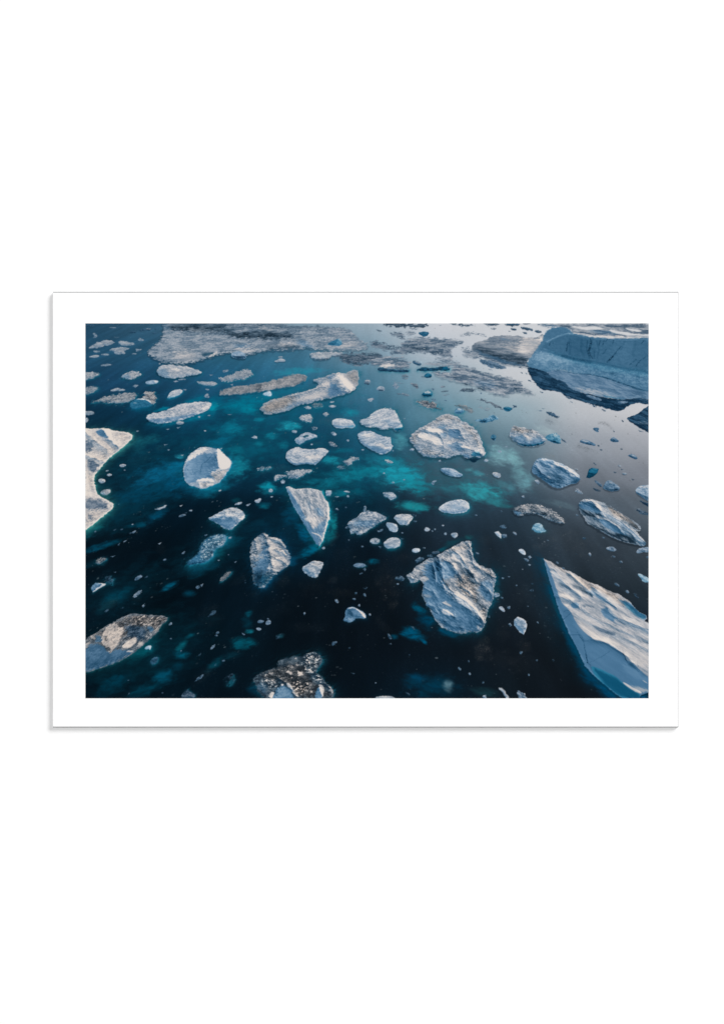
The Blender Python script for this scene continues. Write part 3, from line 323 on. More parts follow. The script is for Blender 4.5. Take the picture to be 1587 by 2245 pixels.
for q in ('1120 245 1150 238 1185 265 1160 278', '575 775 600 755 627 775 615 797 585 795', '445 870 470 852 492 870 485 890 455 888', '290 985 330 970 362 960 350 1000 310 1010', '255 295 290 278 325 290 320 310 290 310', '1260 880 1300 880 1330 895 1290 892', '1295 935 1308 925 1322 940 1308 948', '1165 940 1210 940 1190 948', '205 1030 250 1015 240 1030 215 1042', '465 942 495 938 480 950', '0 48 45 46 20 54', '1290 325 1318 325 1310 345', '700 225 750 225 750 245 710 245', '1480 1090 1490 1040 1505 1050 1500 1090', '1450 430 1480 428 1470 440', '75 1030 110 1005 160 1000 150 1020 90 1035', '1165 1075 1190 1065 1200 1080', '900 370 925 370 915 382'):
    F('ice_fragment', 'B2', q, tone=.72, warm=.15, blue=.25, grit=.14, rough=1)
# round berg, left land-fast ice
F('iceberg', 'B1', '1108 640 1130 560 1180 480 1260 425 1330 400 1410 410 1470 425 1490 415 1540 480 1587 515 1632 560 1617 620 1587 665 1540 740 1470 800 1390 830 1310 855 1230 830 1150 800 1120 740', tone=0.68, warm=.15, blue=.4, grit=.12, mott=0.1, emb=.25, rough=1.2, light=.1, glow=((14, 112, 142), 9, .7), ridges=[('1485 420 1478 500 1500 640 1420 700', 7, 6)], label='round iceberg with a smooth blue shaded face and a bright white right side',
  patches=[('tone', '1090 640 1150 540 1200 500 1190 640 1220 790 1150 820 1100 740', .08, 6), ('blue', '1110 640 1150 560 1190 530 1300 470 1470 468 1480 600 1500 640 1400 690 1420 740 1280 750 1240 790 1150 800 1115 730', .9, 2), ('tone', '1300 480 1470 470 1480 610 1400 690 1330 650', -.08, 14), ('lit', '1465 425 1492 415 1587 515 1632 560 1600 640 1500 645 1482 600 1476 470', .5, 1.3), ('dirt', '1400 690 1500 648 1590 645 1545 725 1480 795 1440 745 1420 735', .6, 3), ('lit', '1400 690 1500 648 1590 640 1560 690 1480 700', .2, 4), ('lit', '1220 782 1300 742 1360 735 1440 755 1450 790 1350 770', .5, 2), ('dirt', '1260 790 1450 770 1470 800 1390 830 1310 855', .5, 3), ('dirt', '1165 530 1180 480 1260 425 1340 400 1420 412 1360 450 1250 480', .35, 3), ('lit', '1130 560 1180 480 1260 425 1340 402 1400 420 1330 460 1260 490 1190 540', .42, 3), ('tone', '1108 640 1150 540 1240 520 1230 640 1250 760 1150 800 1115 730', .07, 8), ('lit', '1260 800 1300 770 1320 845 1300 855', .4, 2), ('lit', '1360 800 1450 790 1440 815 1350 835', .4, 2)],
  lines=[('1420 490 1380 540 1310 590 1290 690', .8, .35), ('1205 640 1215 680 1290 660', .8, .25), ('1150 640 1200 700 1240 690', .7, .25), ('1140 720 1230 740', .7, .2)])
F('iceberg', 'B1', '0 205 140 205 220 200 270 195 330 220 420 235 500 245 550 265 557 292 510 350 430 420 350 480 290 530 240 590 170 670 130 740 145 830 160 900 200 945 270 970 320 1000 345 1030 330 1080 300 1100 270 1125 200 1180 120 1245 20 1315', tone=0.77, warm=.65, blue=.05, grit=0.13, mott=0.12, emb=0.28, rough=1.3, light=.05, rim=.3, glow=((48, 120, 120), 7, .8), ridges=[('225 200 300 310 390 390', 8, 8), ('40 230 140 330 280 430', 6, 8), ('40 480 140 520 240 560', 4, 5)], label='large sunlit ice tongue cut off by the left edge',
  patches=[('blue', '148 228 220 203 235 215 280 250 302 308 220 292 170 262', .95, 1.2), ('slate', '20 330 130 318 150 370 100 460 20 480', .8, 6), ('tone', '40 220 140 230 300 320 380 400 280 420 140 330', -.08, 12), ('lit', '225 200 275 197 330 240 330 310 390 370 370 390 300 320', .25, 3), ('slate', '60 540 140 550 200 600 180 660 120 690 70 640', .85, 4), ('dirt', '220 400 420 390 340 480 260 540 180 560', .5, 7), ('slate', '20 960 200 965 310 1035 260 1085 120 1090 20 1085', .75, 6), ('dirt', '330 225 500 248 545 270 500 320 440 330', .4, 6), ('dirt', '40 1100 300 1090 200 1170 20 1290', .45, 8), ('dirt', '50 690 130 720 140 850 90 860', .5, 5), ('lit', '20 880 120 890 140 950 60 950', .25, 4), ('dirt', '120 500 240 520 200 590 130 560', .45, 4), ('lit', '40 640 70 690 100 900 40 860', .25, 4), ('slate', '60 1140 120 1150 130 1190 80 1200', .7, 4), ('slate', '180 1010 270 1010 290 1070 200 1080', .5, 4)])
F('ice_floe', 'B1', '210 890 260 865 315 860 310 900 260 925 215 915', tone=.6, warm=.6, grit=.16, rough=1.2, glow=((40, 96, 96), 4, .6), patches=[('teal', '210 890 260 890 260 925 215 915', .3, 3)])
for q in ('410 605 450 585 495 600 440 620', '275 705 300 690 333 705 300 718', '180 765 210 745 260 760 255 785 210 795', '1030 135 1070 122 1120 135 1090 155 1040 152'):
    F('ice_floe', 'B1', q, tone=.66, warm=.4, grit=.22, rough=1.3)
for q in ('1035 190 1075 183 1050 202', '40 90 72 85 72 120 40 140', '795 1080 820 1065 850 1070 925 1030 915 1050 860 1080', '1065 1040 1100 1030 1080 1050', '1490 875 1522 868 1500 882', '265 660 298 655 280 665', '920 208 955 205 940 214', '595 228 622 225 610 234', '1330 222 1355 225 1340 232', '895 375 935 372 905 385', '935 430 958 432 945 440', '460 650 480 650 470 655', '1075 490 1110 486 1100 500', '1260 70 1290 68 1280 84', '1370 58 1400 56 1390 64', '1500 415 1530 412 1520 425'):
    F('ice_fragment', 'B1', q, tone=.7, warm=.3, grit=.14, rough=1)
# right side of the middle
F('iceberg', 'B4', '-13 240 12 190 50 175 90 185 200 205 300 240 345 280 380 330 350 365 280 390 130 393 60 350 0 310', tone=.6, warm=.3, blue=.25, grit=.24, mott=.2, rough=1.6, under=(.6, 4), label='dark bottomed floe with a mauve gritty top', patches=[('dirt', '-13 240 12 190 50 175 200 205 310 245 200 250 60 240', .75, 5), ('tone', '-13 240 50 175 200 205 240 235 80 225', -.12, 6), ('blue', '0 290 100 270 200 310 260 290 370 320 350 365 280 388 130 390', .75, 4), ('teal', '0 310 60 350 130 370 230 378 380 335 350 366 280 392 130 395 60 352', .8, 1.5), ('tone', '0 315 130 372 280 375 375 340 350 370 280 394 130 397', -.34, 1.5), ('lit', '90 260 220 280 250 320 200 350 130 330 200 310', .3, 3)])
F('iceberg', 'B4', '370 290 420 265 490 250 520 270 540 330 530 370 460 355 390 315', tone=.5, warm=0, teal=.5, blue=.2, grit=.2, rough=1.2, patches=[('dark', '380 305 450 330 540 350 530 372 460 357', .6, 2), ('lit', '460 260 500 252 520 280 480 290', .2, 3)])
F('iceberg', 'B4', '230 640 250 580 290 530 350 520 430 540 480 560 560 590 640 630 700 670 760 735 720 790 650 800 590 830 520 848 450 830 380 780 300 720 240 690', tone=.52, warm=.05, blue=.7, grit=.12, mott=0.14, emb=0.3, rough=1, ang=25, st=1.4, under=(.75, 6), ridges=[('350 540 460 575 600 640 740 735', 7, 7), ('280 600 330 680 450 760', 4, 5)], label='rounded blue iceberg with a lit right shoulder',
  patches=[('tone', '250 600 290 530 350 520 440 545 470 600 400 600 330 570', .16, 6), ('lit', '470 560 560 590 640 630 700 670 755 730 640 720 620 660 540 620 480 610', .38, 4), ('lit', '440 590 480 570 480 620 440 640', .35, 3), ('tone', '240 650 400 680 560 720 640 790 520 840 380 770 300 710', -.2, 7), ('dark', '640 780 720 760 740 775 690 795', .4, 2), ('lit', '380 720 440 715 430 750 390 740', .25, 4), ('lit', '250 580 360 525 420 545 340 550', .2, 3)])
F('iceberg', 'B4', '820 735 850 640 880 628 955 640 940 680 900 720 855 742', tone=.2, teal=.9, warm=0, blue=0, grit=.04, mott=.06, emb=.15, rough=.5, smooth=0, label='small dark teal cube of ice', patches=[('tone', '845 655 880 628 955 640 930 695 850 680', .2, 1), ('lit', '870 628 955 638 950 648', .25, 1)])
F('iceberg', 'B4', '1003 842 1040 770 1080 770 1130 800 1190 845 1170 870 1080 882 1010 852', tone=.48, warm=.05, blue=.5, slate=.3, grit=.16, rough=.8, under=(.7, 3), patches=[('tone', '1003 842 1090 858 1190 848 1170 872 1080 884', -.3, 1.2), ('lit', '1040 772 1080 772 1130 802 1090 800', .2, 2)], label='low grey blue floe with a dark waterline')
F('ice_floe', 'B4', '905 765 930 770 1000 825 970 835', tone=.42, slate=.6, warm=0, blue=.2, grit=.14, patches=[('dark', '905 770 965 830 1000 830 970 838', .4, 1)])
F('iceberg', 'B4', '1350 885 1380 835 1430 820 1520 815 1520 1000 1400 930', tone=.62, warm=.05, blue=.5, grit=.14, rough=.9, under=(.6, 3), patches=[('tone', '1350 890 1400 895 1500 950 1500 1000 1400 932', -.3, 2), ('lit', '1390 840 1430 822 1510 820 1510 850 1440 850', .28, 3)], label='white and blue berg half outside the right edge')
F('ice_floe', 'B4', '1395 980 1440 1000 1520 1030 1520 1060 1440 1020', tone=.16, slate=.5, warm=0, blue=.4, grit=.14)
for q in ('890 195 950 195 958 210 940 215 955 240 910 225', '1270 490 1330 480 1375 520 1360 535 1300 510', '1075 325 1110 295 1150 315 1178 345 1110 347', '745 340 790 320 850 335 920 375 915 387 880 380 800 365'):
    F('ice_floe', 'B4', q, tone=.4, warm=0, blue=.7, slate=.2, grit=.12, rough=.8, patches=[('lit', '750 330 800 322 860 340 820 350', .35, 2), ('lit', '1080 315 1110 297 1150 315', .25, 1.5), ('lit', '1290 488 1330 482 1370 515 1330 500', .3, 1.5), ('dark', '1075 335 1178 340 1170 350', .5, 1), ('dark', '750 345 800 368 920 388 880 375', .3, 1)])
F('ice_floe', 'B4', '690 880 720 850 760 880 790 915 740 905', tone=.48, slate=.4, warm=.2, grit=.3)
for q in ('255 765 290 760 318 790 300 808', '115 935 140 930 152 950 130 957', '1205 680 1265 690 1230 705', '1160 595 1200 610 1180 615', '695 635 735 640 720 655'):
    F('ice_fragment', 'B4', q, tone=.66, slate=.3, warm=.1, blue=.2, grit=.14, under=(.6, 2))
for q in ('890 845 980 880 960 885 910 870', '545 305 605 350 595 352 560 330', '1110 220 1132 235 1120 240', '970 425 995 432 980 438', '890 568 930 595 920 595', '1310 745 1340 755 1325 765', '1190 420 1215 425 1200 432', '1115 670 1150 680 1130 682', '1385 218 1440 235 1400 235', '1200 105 1225 125 1215 130', '940 380 965 388 950 395', '1195 640 1225 648 1200 652'):
    F('ice_fragment', 'B4', q, tone=.3, slate=.6, warm=.1, blue=.1, grit=.2, rough=1.2)
# kite berg and its neighbours
F('iceberg', 'B2', '635 835 665 830 740 857 860 850 940 856 1020 880 1042 940 1090 1000 1106 1070 1103 1140 1114 1193 1092 1198 1080 1265 1060 1330 1035 1420 995 1482 965 1455 920 1385 850 1270 780 1150 710 1035 665 920', tone=.64, warm=.35, blue=.15, grit=0.2, mott=0.2, emb=0.3, rough=.9, smooth=0, light=.1, rim=.12, ang=60, st=1.2, glow=((16, 122, 142), 6, .85), label='kite shaped iceberg pointing down with a blue left wall',
  patches=[('blue', '600 830 640 920 690 1035 760 1150 830 1270 900 1385 950 1470 1000 1500 985 1420 930 1310 870 1200 820 1110 770 1020 715 930 670 860', .95, 1.2), ('tone', '640 850 710 1035 850 1270 990 1475 960 1420 860 1250 760 1080 700 960', -.08, 1.5), ('blue', '930 1290 1050 1190 1080 1200 1070 1290 1030 1400 990 1470 940 1390 900 1310', .8, 4), ('blue', '930 1080 1000 1040 1060 1120 1050 1160 980 1160', .75, 6), ('lit', '905 1325 960 1335 1020 1365 1025 1400 1000 1370 930 1345', .5, 1.5), ('lit', '1085 1000 1106 1070 1112 1190 1090 1200 1065 1330 1020 1420 1000 1470 1050 1330 1075 1200 1085 1100', .5, 1.5), ('lit', '800 1170 900 1160 1000 1165 960 1200 970 1280 920 1270 880 1220', .3, 4), ('dark', '800 1090 840 1110 860 1150 820 1140', .35, 3), ('dark', '780 900 900 890 960 960 860 960', .22, 9), ('blue', '860 1010 900 1000 920 1060 880 1080', .4, 5)],
  lines=[('640 850 670 920 720 1035 790 1150', .9, -.35), ('960 1050 1000 1110 1040 1160', .8, -.3), ('870 1060 930 1110 960 1160', .8, -.25)])
F('iceberg', 'C2', '-215 135 -170 120 -90 75 0 28 75 18 140 45 192 95 180 135 110 190 60 240 5 262 -60 225 -100 195 -180 155', tone=.64, warm=.2, blue=.35, grit=.2, mott=.18, rough=1.1, glow=((14, 104, 124), 6, .5), ridges=[('-150 130 -20 100 80 110 150 150', 5, 5)], label='blue sided floe left of the kite berg', patches=[('blue', '-170 125 -60 110 40 120 110 170 60 240 5 262 -60 225 -180 155', .85, 3), ('lit', '-60 120 -20 120 0 140 -60 150', .4, 2.5), ('lit', '110 150 190 95 180 135 115 188', .45, 2), ('dirt', '-80 75 0 28 75 18 140 45 180 90 80 70 0 80', .3, 4), ('lit', '-50 95 60 80 100 130 20 110', .2, 5)])
F('iceberg', 'C1', '1150 640 1150 605 1220 560 1270 520 1290 430 1340 370 1420 320 1500 308 1580 318 1570 380 1530 440 1440 480 1430 560 1350 615 1280 625 1220 640', tone=.42, warm=0, blue=.5, teal=.3, grit=.2, mott=.16, emb=.4, rough=1.4, edge=3.4, light=.1, glow=((12, 92, 116), 11, .7), label='half sunken teal berg speckled with white snow',
  patches=[('specks', '1290 430 1420 325 1580 318 1540 430 1430 480 1440 540 1350 615 1280 560', .4, 5), ('lit', '1300 500 1340 455 1335 505 1310 515', .45, 1.5), ('lit', '1470 430 1540 370 1580 318 1575 380 1530 440', .4, 4), ('lit', '1400 330 1500 312 1570 320 1480 350', .25, 4), ('specks', '1280 540 1440 540 1350 615', .4, 4), ('tone', '1130 650 1150 600 1230 560 1290 550 1280 640', -.12, 8), ('lit', '1400 540 1430 500 1435 555', .45, 2), ('tone', '1350 470 1430 490 1420 540 1330 530', -.08, 4), ('blue', '1180 600 1280 520 1330 400 1420 330 1400 420 1330 520 1260 620', .6, 6)])
F('iceberg', 'C2', '245 540 260 410 310 340 350 320 380 290 430 310 440 345 540 340 590 390 640 470 690 570 670 640 590 690 540 720 470 790 420 860 380 885 320 870 280 830 270 700', tone=.52, warm=.5, blue=.15, grit=.24, mott=0.18, emb=0.5, rough=1.8, edge=1.6, light=.05, glow=((6, 58, 88), 12, .75), ridges=[('390 300 430 360 450 460 480 600 500 700', 10, 8), ('440 345 560 380 640 470 690 570', 7, 6), ('480 470 600 500 640 540', 5, 4), ('490 560 600 600 640 640', 5, 4), ('300 380 330 500 300 600', 6, 6)], label='craggy iceberg, tan on its sunlit upper right and blue below',
  patches=[('sea', '250 740 420 720 540 770 420 900 250 880', .55, 12), ('sea', '240 560 290 700 280 850 230 850', .4, 6), ('blue', '330 560 380 430 440 400 430 500 470 600 440 700 400 860 320 870 280 830 270 690', .85, 8), ('tone', '270 690 420 700 500 740 420 860 380 885 320 870 280 830', -.28, 9), ('lit', '430 360 540 345 600 410 690 570 660 620 590 600 500 560 460 460', .2, 6), ('lit', '470 580 560 560 620 620 540 690 490 650', .25, 5), ('dark', '520 400 600 430 600 445 540 420', .5, 2), ('dark', '520 460 620 475 620 490 540 480', .45, 2), ('dark', '360 330 440 345 500 370 430 360', .4, 2.5), ('lit', '340 560 400 520 410 560 370 590', .3, 4), ('specks', '255 420 330 380 350 480 300 580 255 540', .3, 6), ('lit', '430 650 480 650 470 710 440 720', .5, 3), ('blue', '640 450 720 510 740 560 690 590 680 540', .5, 5), ('specks', '300 690 540 690 430 790 320 780', .3, 6)])
F('ice_floe', 'C2', '808 680 830 655 880 630 920 600 1040 608 1030 650 1000 720 970 775 930 780 870 745 820 710', tone=.64, warm=.3, blue=.25, grit=.24, rough=1, glow=((6, 44, 66), 5, .5), label='small shield shaped floe below the kite berg', patches=[('blue', '808 680 860 660 900 700 900 760 870 745', .6, 4), ('dirt', '900 610 1040 610 1020 660 940 650', .35, 3), ('dark', '960 690 1010 680 970 770', .25, 3), ('blue', '900 720 960 720 960 770 920 770', .4, 3)])
F('ice_floe', 'C3', '-290 190 -225 150 -160 118 -135 75 -85 55 0 65 80 95 148 130 80 165 0 225 -65 260 -105 300 -175 312 -205 290 -250 305 -258 230', tone=.54, warm=.3, blue=.25, grit=.28, mott=.22, rough=1.4, label='grey floe with a ragged wing outline', patches=[('blue', '-240 180 -120 150 40 150 0 220 -80 240 -200 230', .65, 5), ('lit', '-170 265 -80 270 -110 300 -175 312', .3, 3), ('specks', '-130 70 0 70 100 110 0 130 -150 120', .3, 4)])
F('ice_fragment', 'C3', '-110 60 -108 20 -90 0 -85 20 -92 60', tone=.5, warm=.2, grit=.2)
F('ice_floe', 'C3', '220 130 240 100 300 88 400 92 425 130 400 170 370 208 290 205 250 170', tone=.7, warm=.25, blue=.25, grit=.16, rough=.9, smooth=0, glow=((14, 64, 80), 4, .5), patches=[('blue', '250 165 320 150 370 170 360 205 290 205', .5, 3), ('dirt', '230 100 400 92 420 130 320 120', .3, 3), ('lit', '375 150 425 130 400 172 372 208', .35, 2)])
F('ice_floe', 'C3', '127 185 200 185 250 210 262 250 245 285 190 282 150 230', tone=.64, warm=.1, blue=.5, grit=.14, rough=.9, rim=.2, glow=((10, 50, 70), 4, .5))
F('ice_floe', 'C3', '108 410 140 370 190 345 260 350 290 380 285 425 240 455 160 462 115 440', tone=.7, warm=.25, blue=.25, grit=.16, ang=-20, st=2.4, rough=.9, glow=((10, 76, 96), 5, .7), patches=[('tone', '200 360 280 370 285 390 200 390', -.12, 3), ('blue', '108 415 160 440 240 435 285 420 240 455 160 464 115 442', .5, 2.5), ('tone', '110 420 200 400 260 420 200 425', -.12, 2)])
F('ice_floe', 'C3', '-45 380 0 350 40 352 68 385 40 410 -20 410', tone=.6, warm=.4, grit=.26, patches=[('dark', '0 378 40 378 30 392', .6, 2)])
F('ice_floe', 'C3', '415 480 450 460 500 468 500 490 460 508 425 498', tone=.8, warm=.05, blue=.4, grit=.1, rough=.7, glow=((10, 60, 80), 3, .5))
F('ice_floe', 'C3', '1310 285 1350 275 1385 310 1380 355 1340 325', tone=.82, warm=.1, blue=.3, grit=.1, rough=.7, smooth=0, glow=((20, 70, 86), 3, .4))
F('ice_floe', 'C3', '835 305 880 288 915 310 900 340 870 348', tone=.62, warm=.2, grit=.22)
F('ice_floe', 'C3', '550 250 570 230 610 250 600 272 560 275', tone=.62, warm=.2, grit=.2)
for q, tn, cv in (('765 295 790 290 790 315 770 315', .6, 1), ('625 500 700 490 715 510 650 528', .36, .7), ('450 595 490 550 545 570 520 610 470 615', .34, .8), ('580 530 630 530 640 555 590 560', .32, .7), ('1355 215 1435 210 1438 245 1390 235', .36, .8), ('1510 285 1550 300 1545 318', .6, 1), ('1390 310 1440 310 1445 345 1390 340', .4, .8), ('740 208 765 212 750 220', .66, 1), ('625 268 650 265 640 282', .55, 1), ('655 250 672 250 665 264', .55, 1), ('530 455 560 455 555 465', .62, 1), ('40 270 100 250 100 270 50 288', .5, .9), ('300 290 325 292 310 298', .5, 1), ('425 165 470 165 450 178', .45, .8), ('420 90 465 95 460 120 430 120', .34, .6), ('220 780 310 765 340 800 280 820', .3, .75), ('245 845 270 845 265 858', .55, 1), ('1450 765 1480 765 1470 778', .5, 1), ('1385 780 1418 785 1400 795', .45, 1), ('1375 990 1408 1000 1395 1010', .55, 1), ('1370 45 1400 60 1385 70', .4, .8), ('1095 95 1125 100 1110 108', .42, .9), ('1100 500 1145 520 1130 532', .42, .8), ('50 440 85 440 75 465', .42, .8), ('1300 950 1360 950 1365 985 1310 990', .66, 1), ('290 355 330 355 310 362', .44, 1)):
    F('ice_fragment', 'C3', q, tone=tn, warm=.15, blue=.25, grit=.16, cover=cv, rough=1.2)
# the great crag
F('iceberg', 'C3', '350 755 420 720 450 660 520 630 570 585 690 550 740 510 860 450 950 400 1030 372 1058 395 1055 460 1075 540 1110 630 1200 670 1290 700 1330 790 1310 850 1300 920 1300 1000 1270 1080 1240 1110 1235 1150 1215 1220 1195 1320 1130 1380 1040 1362 980 1392 880 1377 760 1330 690 1270 640 1190 610 1110 565 1080 580 1060 520 970 540 900 545 850 500 790 450 830 395 840 380 790', tone=.5, warm=.4, blue=.15, grit=0.18, mott=0.2, emb=0.5, rough=1.3, ang=35, st=1.05, light=.05, glow=((8, 66, 88), 10, .6), ridges=[('700 560 740 700 760 830 880 960 1000 1040 1120 1140 1190 1260', 14, 9), ('740 580 830 610 900 700 960 780', 9, 7), ('860 480 960 560 1050 720 1110 800', 9, 7), ('1030 390 1050 480 1080 600', 6, 5), ('1110 650 1200 700 1320 790', 6, 6), ('720 1120 800 1150 880 1210', 7, 6), ('640 620 660 720 680 820', 6, 5), ('1180 860 1250 910 1280 980', 6, 5), ('560 900 640 930 700 1000', 4, 4), ('560 1060 640 1090 700 1160', 4, 4), ('950 880 1040 920 1080 1000', 5, 4), ('760 1240 850 1300 960 1330', 4, 5)], label='great craggy iceberg with a bright snow ridge and a deep blue left flank',
  patches=[('lit', '740 500 950 410 1040 390 1050 480 900 500', .22, 6), ('lit', '930 640 1080 680 1200 760 1120 760 1000 700', .22, 6), ('blue', '560 620 700 590 800 600 880 690 890 770 800 800 740 830 800 960 950 1060 1090 1150 1180 1290 1130 1370 1040 1362 880 1377 690 1270 610 1110 565 1080 520 970 545 850 540 760', .9, 5), ('tone', '600 640 660 640 680 800 620 800', -.2, 6), ('tone', '720 620 800 610 870 690 870 760 800 740 740 690', .05, 5), ('tone', '640 560 700 560 740 690 700 720 640 640', -.16, 5), ('tone', '700 1200 900 1230 1150 1260 1130 1370 980 1392 760 1330', -.1, 14),
           ('lit', '740 825 790 890 870 950 930 960 1000 990 1100 1090 1190 1210 1200 1290 1170 1230 1100 1150 990 1100 940 1060 880 990 780 920', .62, 2), ('lit', '870 495 960 520 1015 605 950 625 880 590 830 540', .5, 3), ('lit', '850 610 905 640 915 740 880 745', .4, 2.5), ('lit', '940 610 1010 640 1060 750 1020 720 950 650', .4, 3), ('lit', '725 1125 790 1125 885 1200 810 1190 745 1175', .65, 2), ('lit', '730 1040 820 1045 860 1115 790 1090', .45, 3), ('lit', '740 578 800 585 830 612 780 605', .35, 2), ('lit', '1010 910 1060 910 1085 960 1040 990', .4, 3), ('lit', '1110 1290 1150 1310 1140 1350 1115 1320', .45, 2), ('lit', '870 900 910 920 960 980 900 960', .3, 2),
           ('dirt', '890 760 1000 740 1120 800 1130 900 1100 1080 1000 990 900 880', .8, 6), ('dark', '920 680 1060 690 1100 800 1000 790 930 740', .4, 5), ('dark', '1080 1000 1180 1020 1220 1140 1160 1150 1100 1060', .5, 5), ('dirt', '740 520 950 410 1050 380 1055 470 1000 480 900 470', .5, 4), ('dirt', '1110 640 1200 672 1290 705 1325 790 1240 760 1150 700', .5, 4), ('blue', '1130 850 1230 800 1310 830 1300 920 1270 1060 1180 1000', .8, 4), ('lit', '1180 860 1260 905 1290 960 1220 920', .25, 3), ('dirt', '1150 1120 1230 1120 1215 1220 1195 1320 1180 1220', .6, 3), ('lit', '900 890 1000 900 1010 930 930 930', .15, 4), ('dark', '930 560 1010 600 1000 620 940 590', .45, 2), ('dark', '760 820 880 880 980 940 900 930 780 870', .3, 3), ('specks', '400 720 520 640 560 700 480 800 400 800', .4, 4), ('blue', '380 780 450 790 440 835 395 840', .5, 3), ('lit', '515 775 560 757 608 790 575 822 525 812', .3, 1.5), ('lit', '530 965 590 950 640 980 560 1010', .16, 3), ('specks', '1100 780 1330 780 1310 860 1200 820', .35, 4)],
  lines=[('740 820 760 870 800 950', 1, -.4), ('690 640 700 700 740 780 800 860', 1.6, .35), ('1150 900 1230 940 1220 990', 1.4, .4), ('840 540 900 610 950 680', 1, .3)])
F('ice_floe', 'C4', '20 40 60 10 200 -25 300 -15 400 20 480 60 540 110 580 150 600 190 540 195 430 165 360 125 300 90 200 85 150 95 100 112 40 95', tone=.44, warm=.6, blue=.1, grit=.4, mott=.24, rough=2, edge=1.2, st=1.5, under=(.5, 4), label='curved gritty floe shaped like a boomerang', patches=[('blue', '20 60 110 60 130 100 40 100', .8, 3), ('dark', '240 50 360 60 430 100 360 110 260 80', .4, 5), ('lit', '70 15 200 -10 180 20 100 30', .25, 3)])
F('iceberg', 'C4', '735 10 750 -50 790 -70 830 -75 900 -65 1000 -35 1100 15 1200 90 1290 135 1370 190 1415 245 1400 275 1350 265 1380 310 1440 370 1470 410 1440 440 1360 415 1260 400 1130 355 1000 285 900 220 820 180 810 140 760 70', tone=.5, warm=.35, blue=.3, grit=0.16, mott=0.18, emb=0.3, rough=1.2, ang=35, st=2.0, under=(.6, 5), light=.0, ridges=[('760 -40 880 -50 980 50 1100 110 1230 190 1340 280 1450 390', 10, 7), ('930 130 1050 160 1160 220 1210 290', 4, 4)], label='long whale shaped iceberg with a sunlit spine',
  patches=[('lit', '890 -50 970 -20 1000 60 1100 105 1220 185 1330 270 1440 375 1460 405 1400 385 1280 290 1150 195 1010 110 960 30', .6, 3), ('blue', '740 0 760 -45 860 -55 960 30 990 70 930 80 840 50 770 40', .85, 3), ('dark', '740 20 800 50 930 85 1020 100 950 115 820 130 760 80', .55, 4), ('blue', '930 130 1050 160 1160 215 1210 290 1130 295 1010 215', .85, 3), ('tone', '930 140 1050 165 1100 200 1000 190', .14, 4), ('dark', '815 150 950 210 1050 270 1110 300 1200 300 1350 380 1380 420 1260 400 1130 355 1000 285 850 195', .75, 4), ('dirt', '1020 -20 1100 15 1290 135 1415 245 1400 275 1320 230 1200 150 1080 70', .85, 4), ('dark', '1250 180 1370 220 1410 255 1390 275 1300 240', .5, 4), ('blue', '1100 230 1220 240 1300 320 1220 320 1120 290', .5, 4), ('dark', '1220 290 1330 340 1380 400 1260 350', .45, 4), ('lit', '1190 345 1250 350 1290 385 1220 370', .35, 2), ('lit', '790 -70 900 -65 1000 -35 900 -45', .3, 2.5)])
F('ice_floe', 'C4', '235 240 255 200 290 187 345 210 350 250 385 275 300 290 240 265', tone=.66, warm=0, teal=.4, blue=.3, grit=.24, rough=1.2, edge=1.4, glow=((40, 84, 100), 4, .5), patches=[('teal', '225 262 300 270 385 275 300 292 240 275', .5, 3)], label='small pale turquoise ice lump')
F('ice_floe', 'C4', '80 480 120 465 155 500 160 535 120 520', tone=.8, warm=0, blue=.4, grit=.08, rough=.7, patches=[('blue', '80 480 120 500 150 530 120 520', .5, 2)])
F('ice_floe', 'C4', '1040 455 1080 440 1130 460 1145 490 1090 495 1050 475', tone=.56, warm=.1, slate=.4, blue=.2, grit=.2, patches=[('tone', '1070 455 1110 460 1120 480 1080 475', -.18, 2)])
F('ice_floe', 'C4', '1365 500 1400 455 1520 452 1520 500 1430 500 1380 518', tone=.56, warm=.05, slate=.4, blue=.3, grit=.18, lines=[('1390 480 1440 500', 1.2, .5)])
F('ice_floe', 'C4', '1375 745 1410 740 1460 770 1520 800 1520 830 1440 828 1410 775', tone=.66, warm=0, blue=.3, teal=.3, grit=.14, rough=.9)
F('ice_floe', 'C4', '1365 30 1390 20 1420 50 1520 75 1520 108 1420 92 1370 60', tone=.26, slate=.6, warm=.1, blue=.1, grit=.3, rough=1.6, patches=[('lit', '1365 25 1395 20 1420 45 1380 45', .3, 2)])
for q, tn, cv in (('185 550 210 540 225 560 205 575', .6, 1), ('1245 930 1260 915 1285 935 1275 950', .5, 1), ('1120 840 1150 840 1185 880 1150 870', .36, .8), ('1330 950 1360 950 1390 1000 1370 1010', .28, .7), ('135 570 170 575 200 598 170 600', .44, .8), ('22 285 45 285 65 315 45 312', .6, 1), ('390 368 415 372 405 382', .5, 1), ('775 345 810 345 820 362 785 362', .32, .8), ('845 515 865 510 872 545 855 540', .6, 1), ('1100 540 1130 545 1135 560 1110 558', .46, .9), ('1175 600 1205 600 1215 618 1190 618', .5, .9), ('190 635 215 638 205 650', .6, 1), ('205 915 240 905 248 925 220 928', .42, .9), ('705 90 740 105 720 110', .46, .8), ('1465 550 1520 545 1520 570 1480 568', .5, .9), ('990 335 1010 335 1020 350 1000 352', .55, .9), ('220 840 250 845 240 855', .36, .8), ('50 860 72 862 62 872', .45, .9), ('120 685 135 688 128 694', .6, 1), ('490 605 520 620 510 630', .4, .8), ('555 665 590 680 570 685', .4, .8), ('700 520 730 525 715 532', .36, .8), ('480 1030 540 1045 520 1050', .3, .6)):
    F('ice_fragment', 'C4', q, tone=tn, warm=.15, slate=.3, blue=.2, grit=.14, cover=cv, rough=1.1)
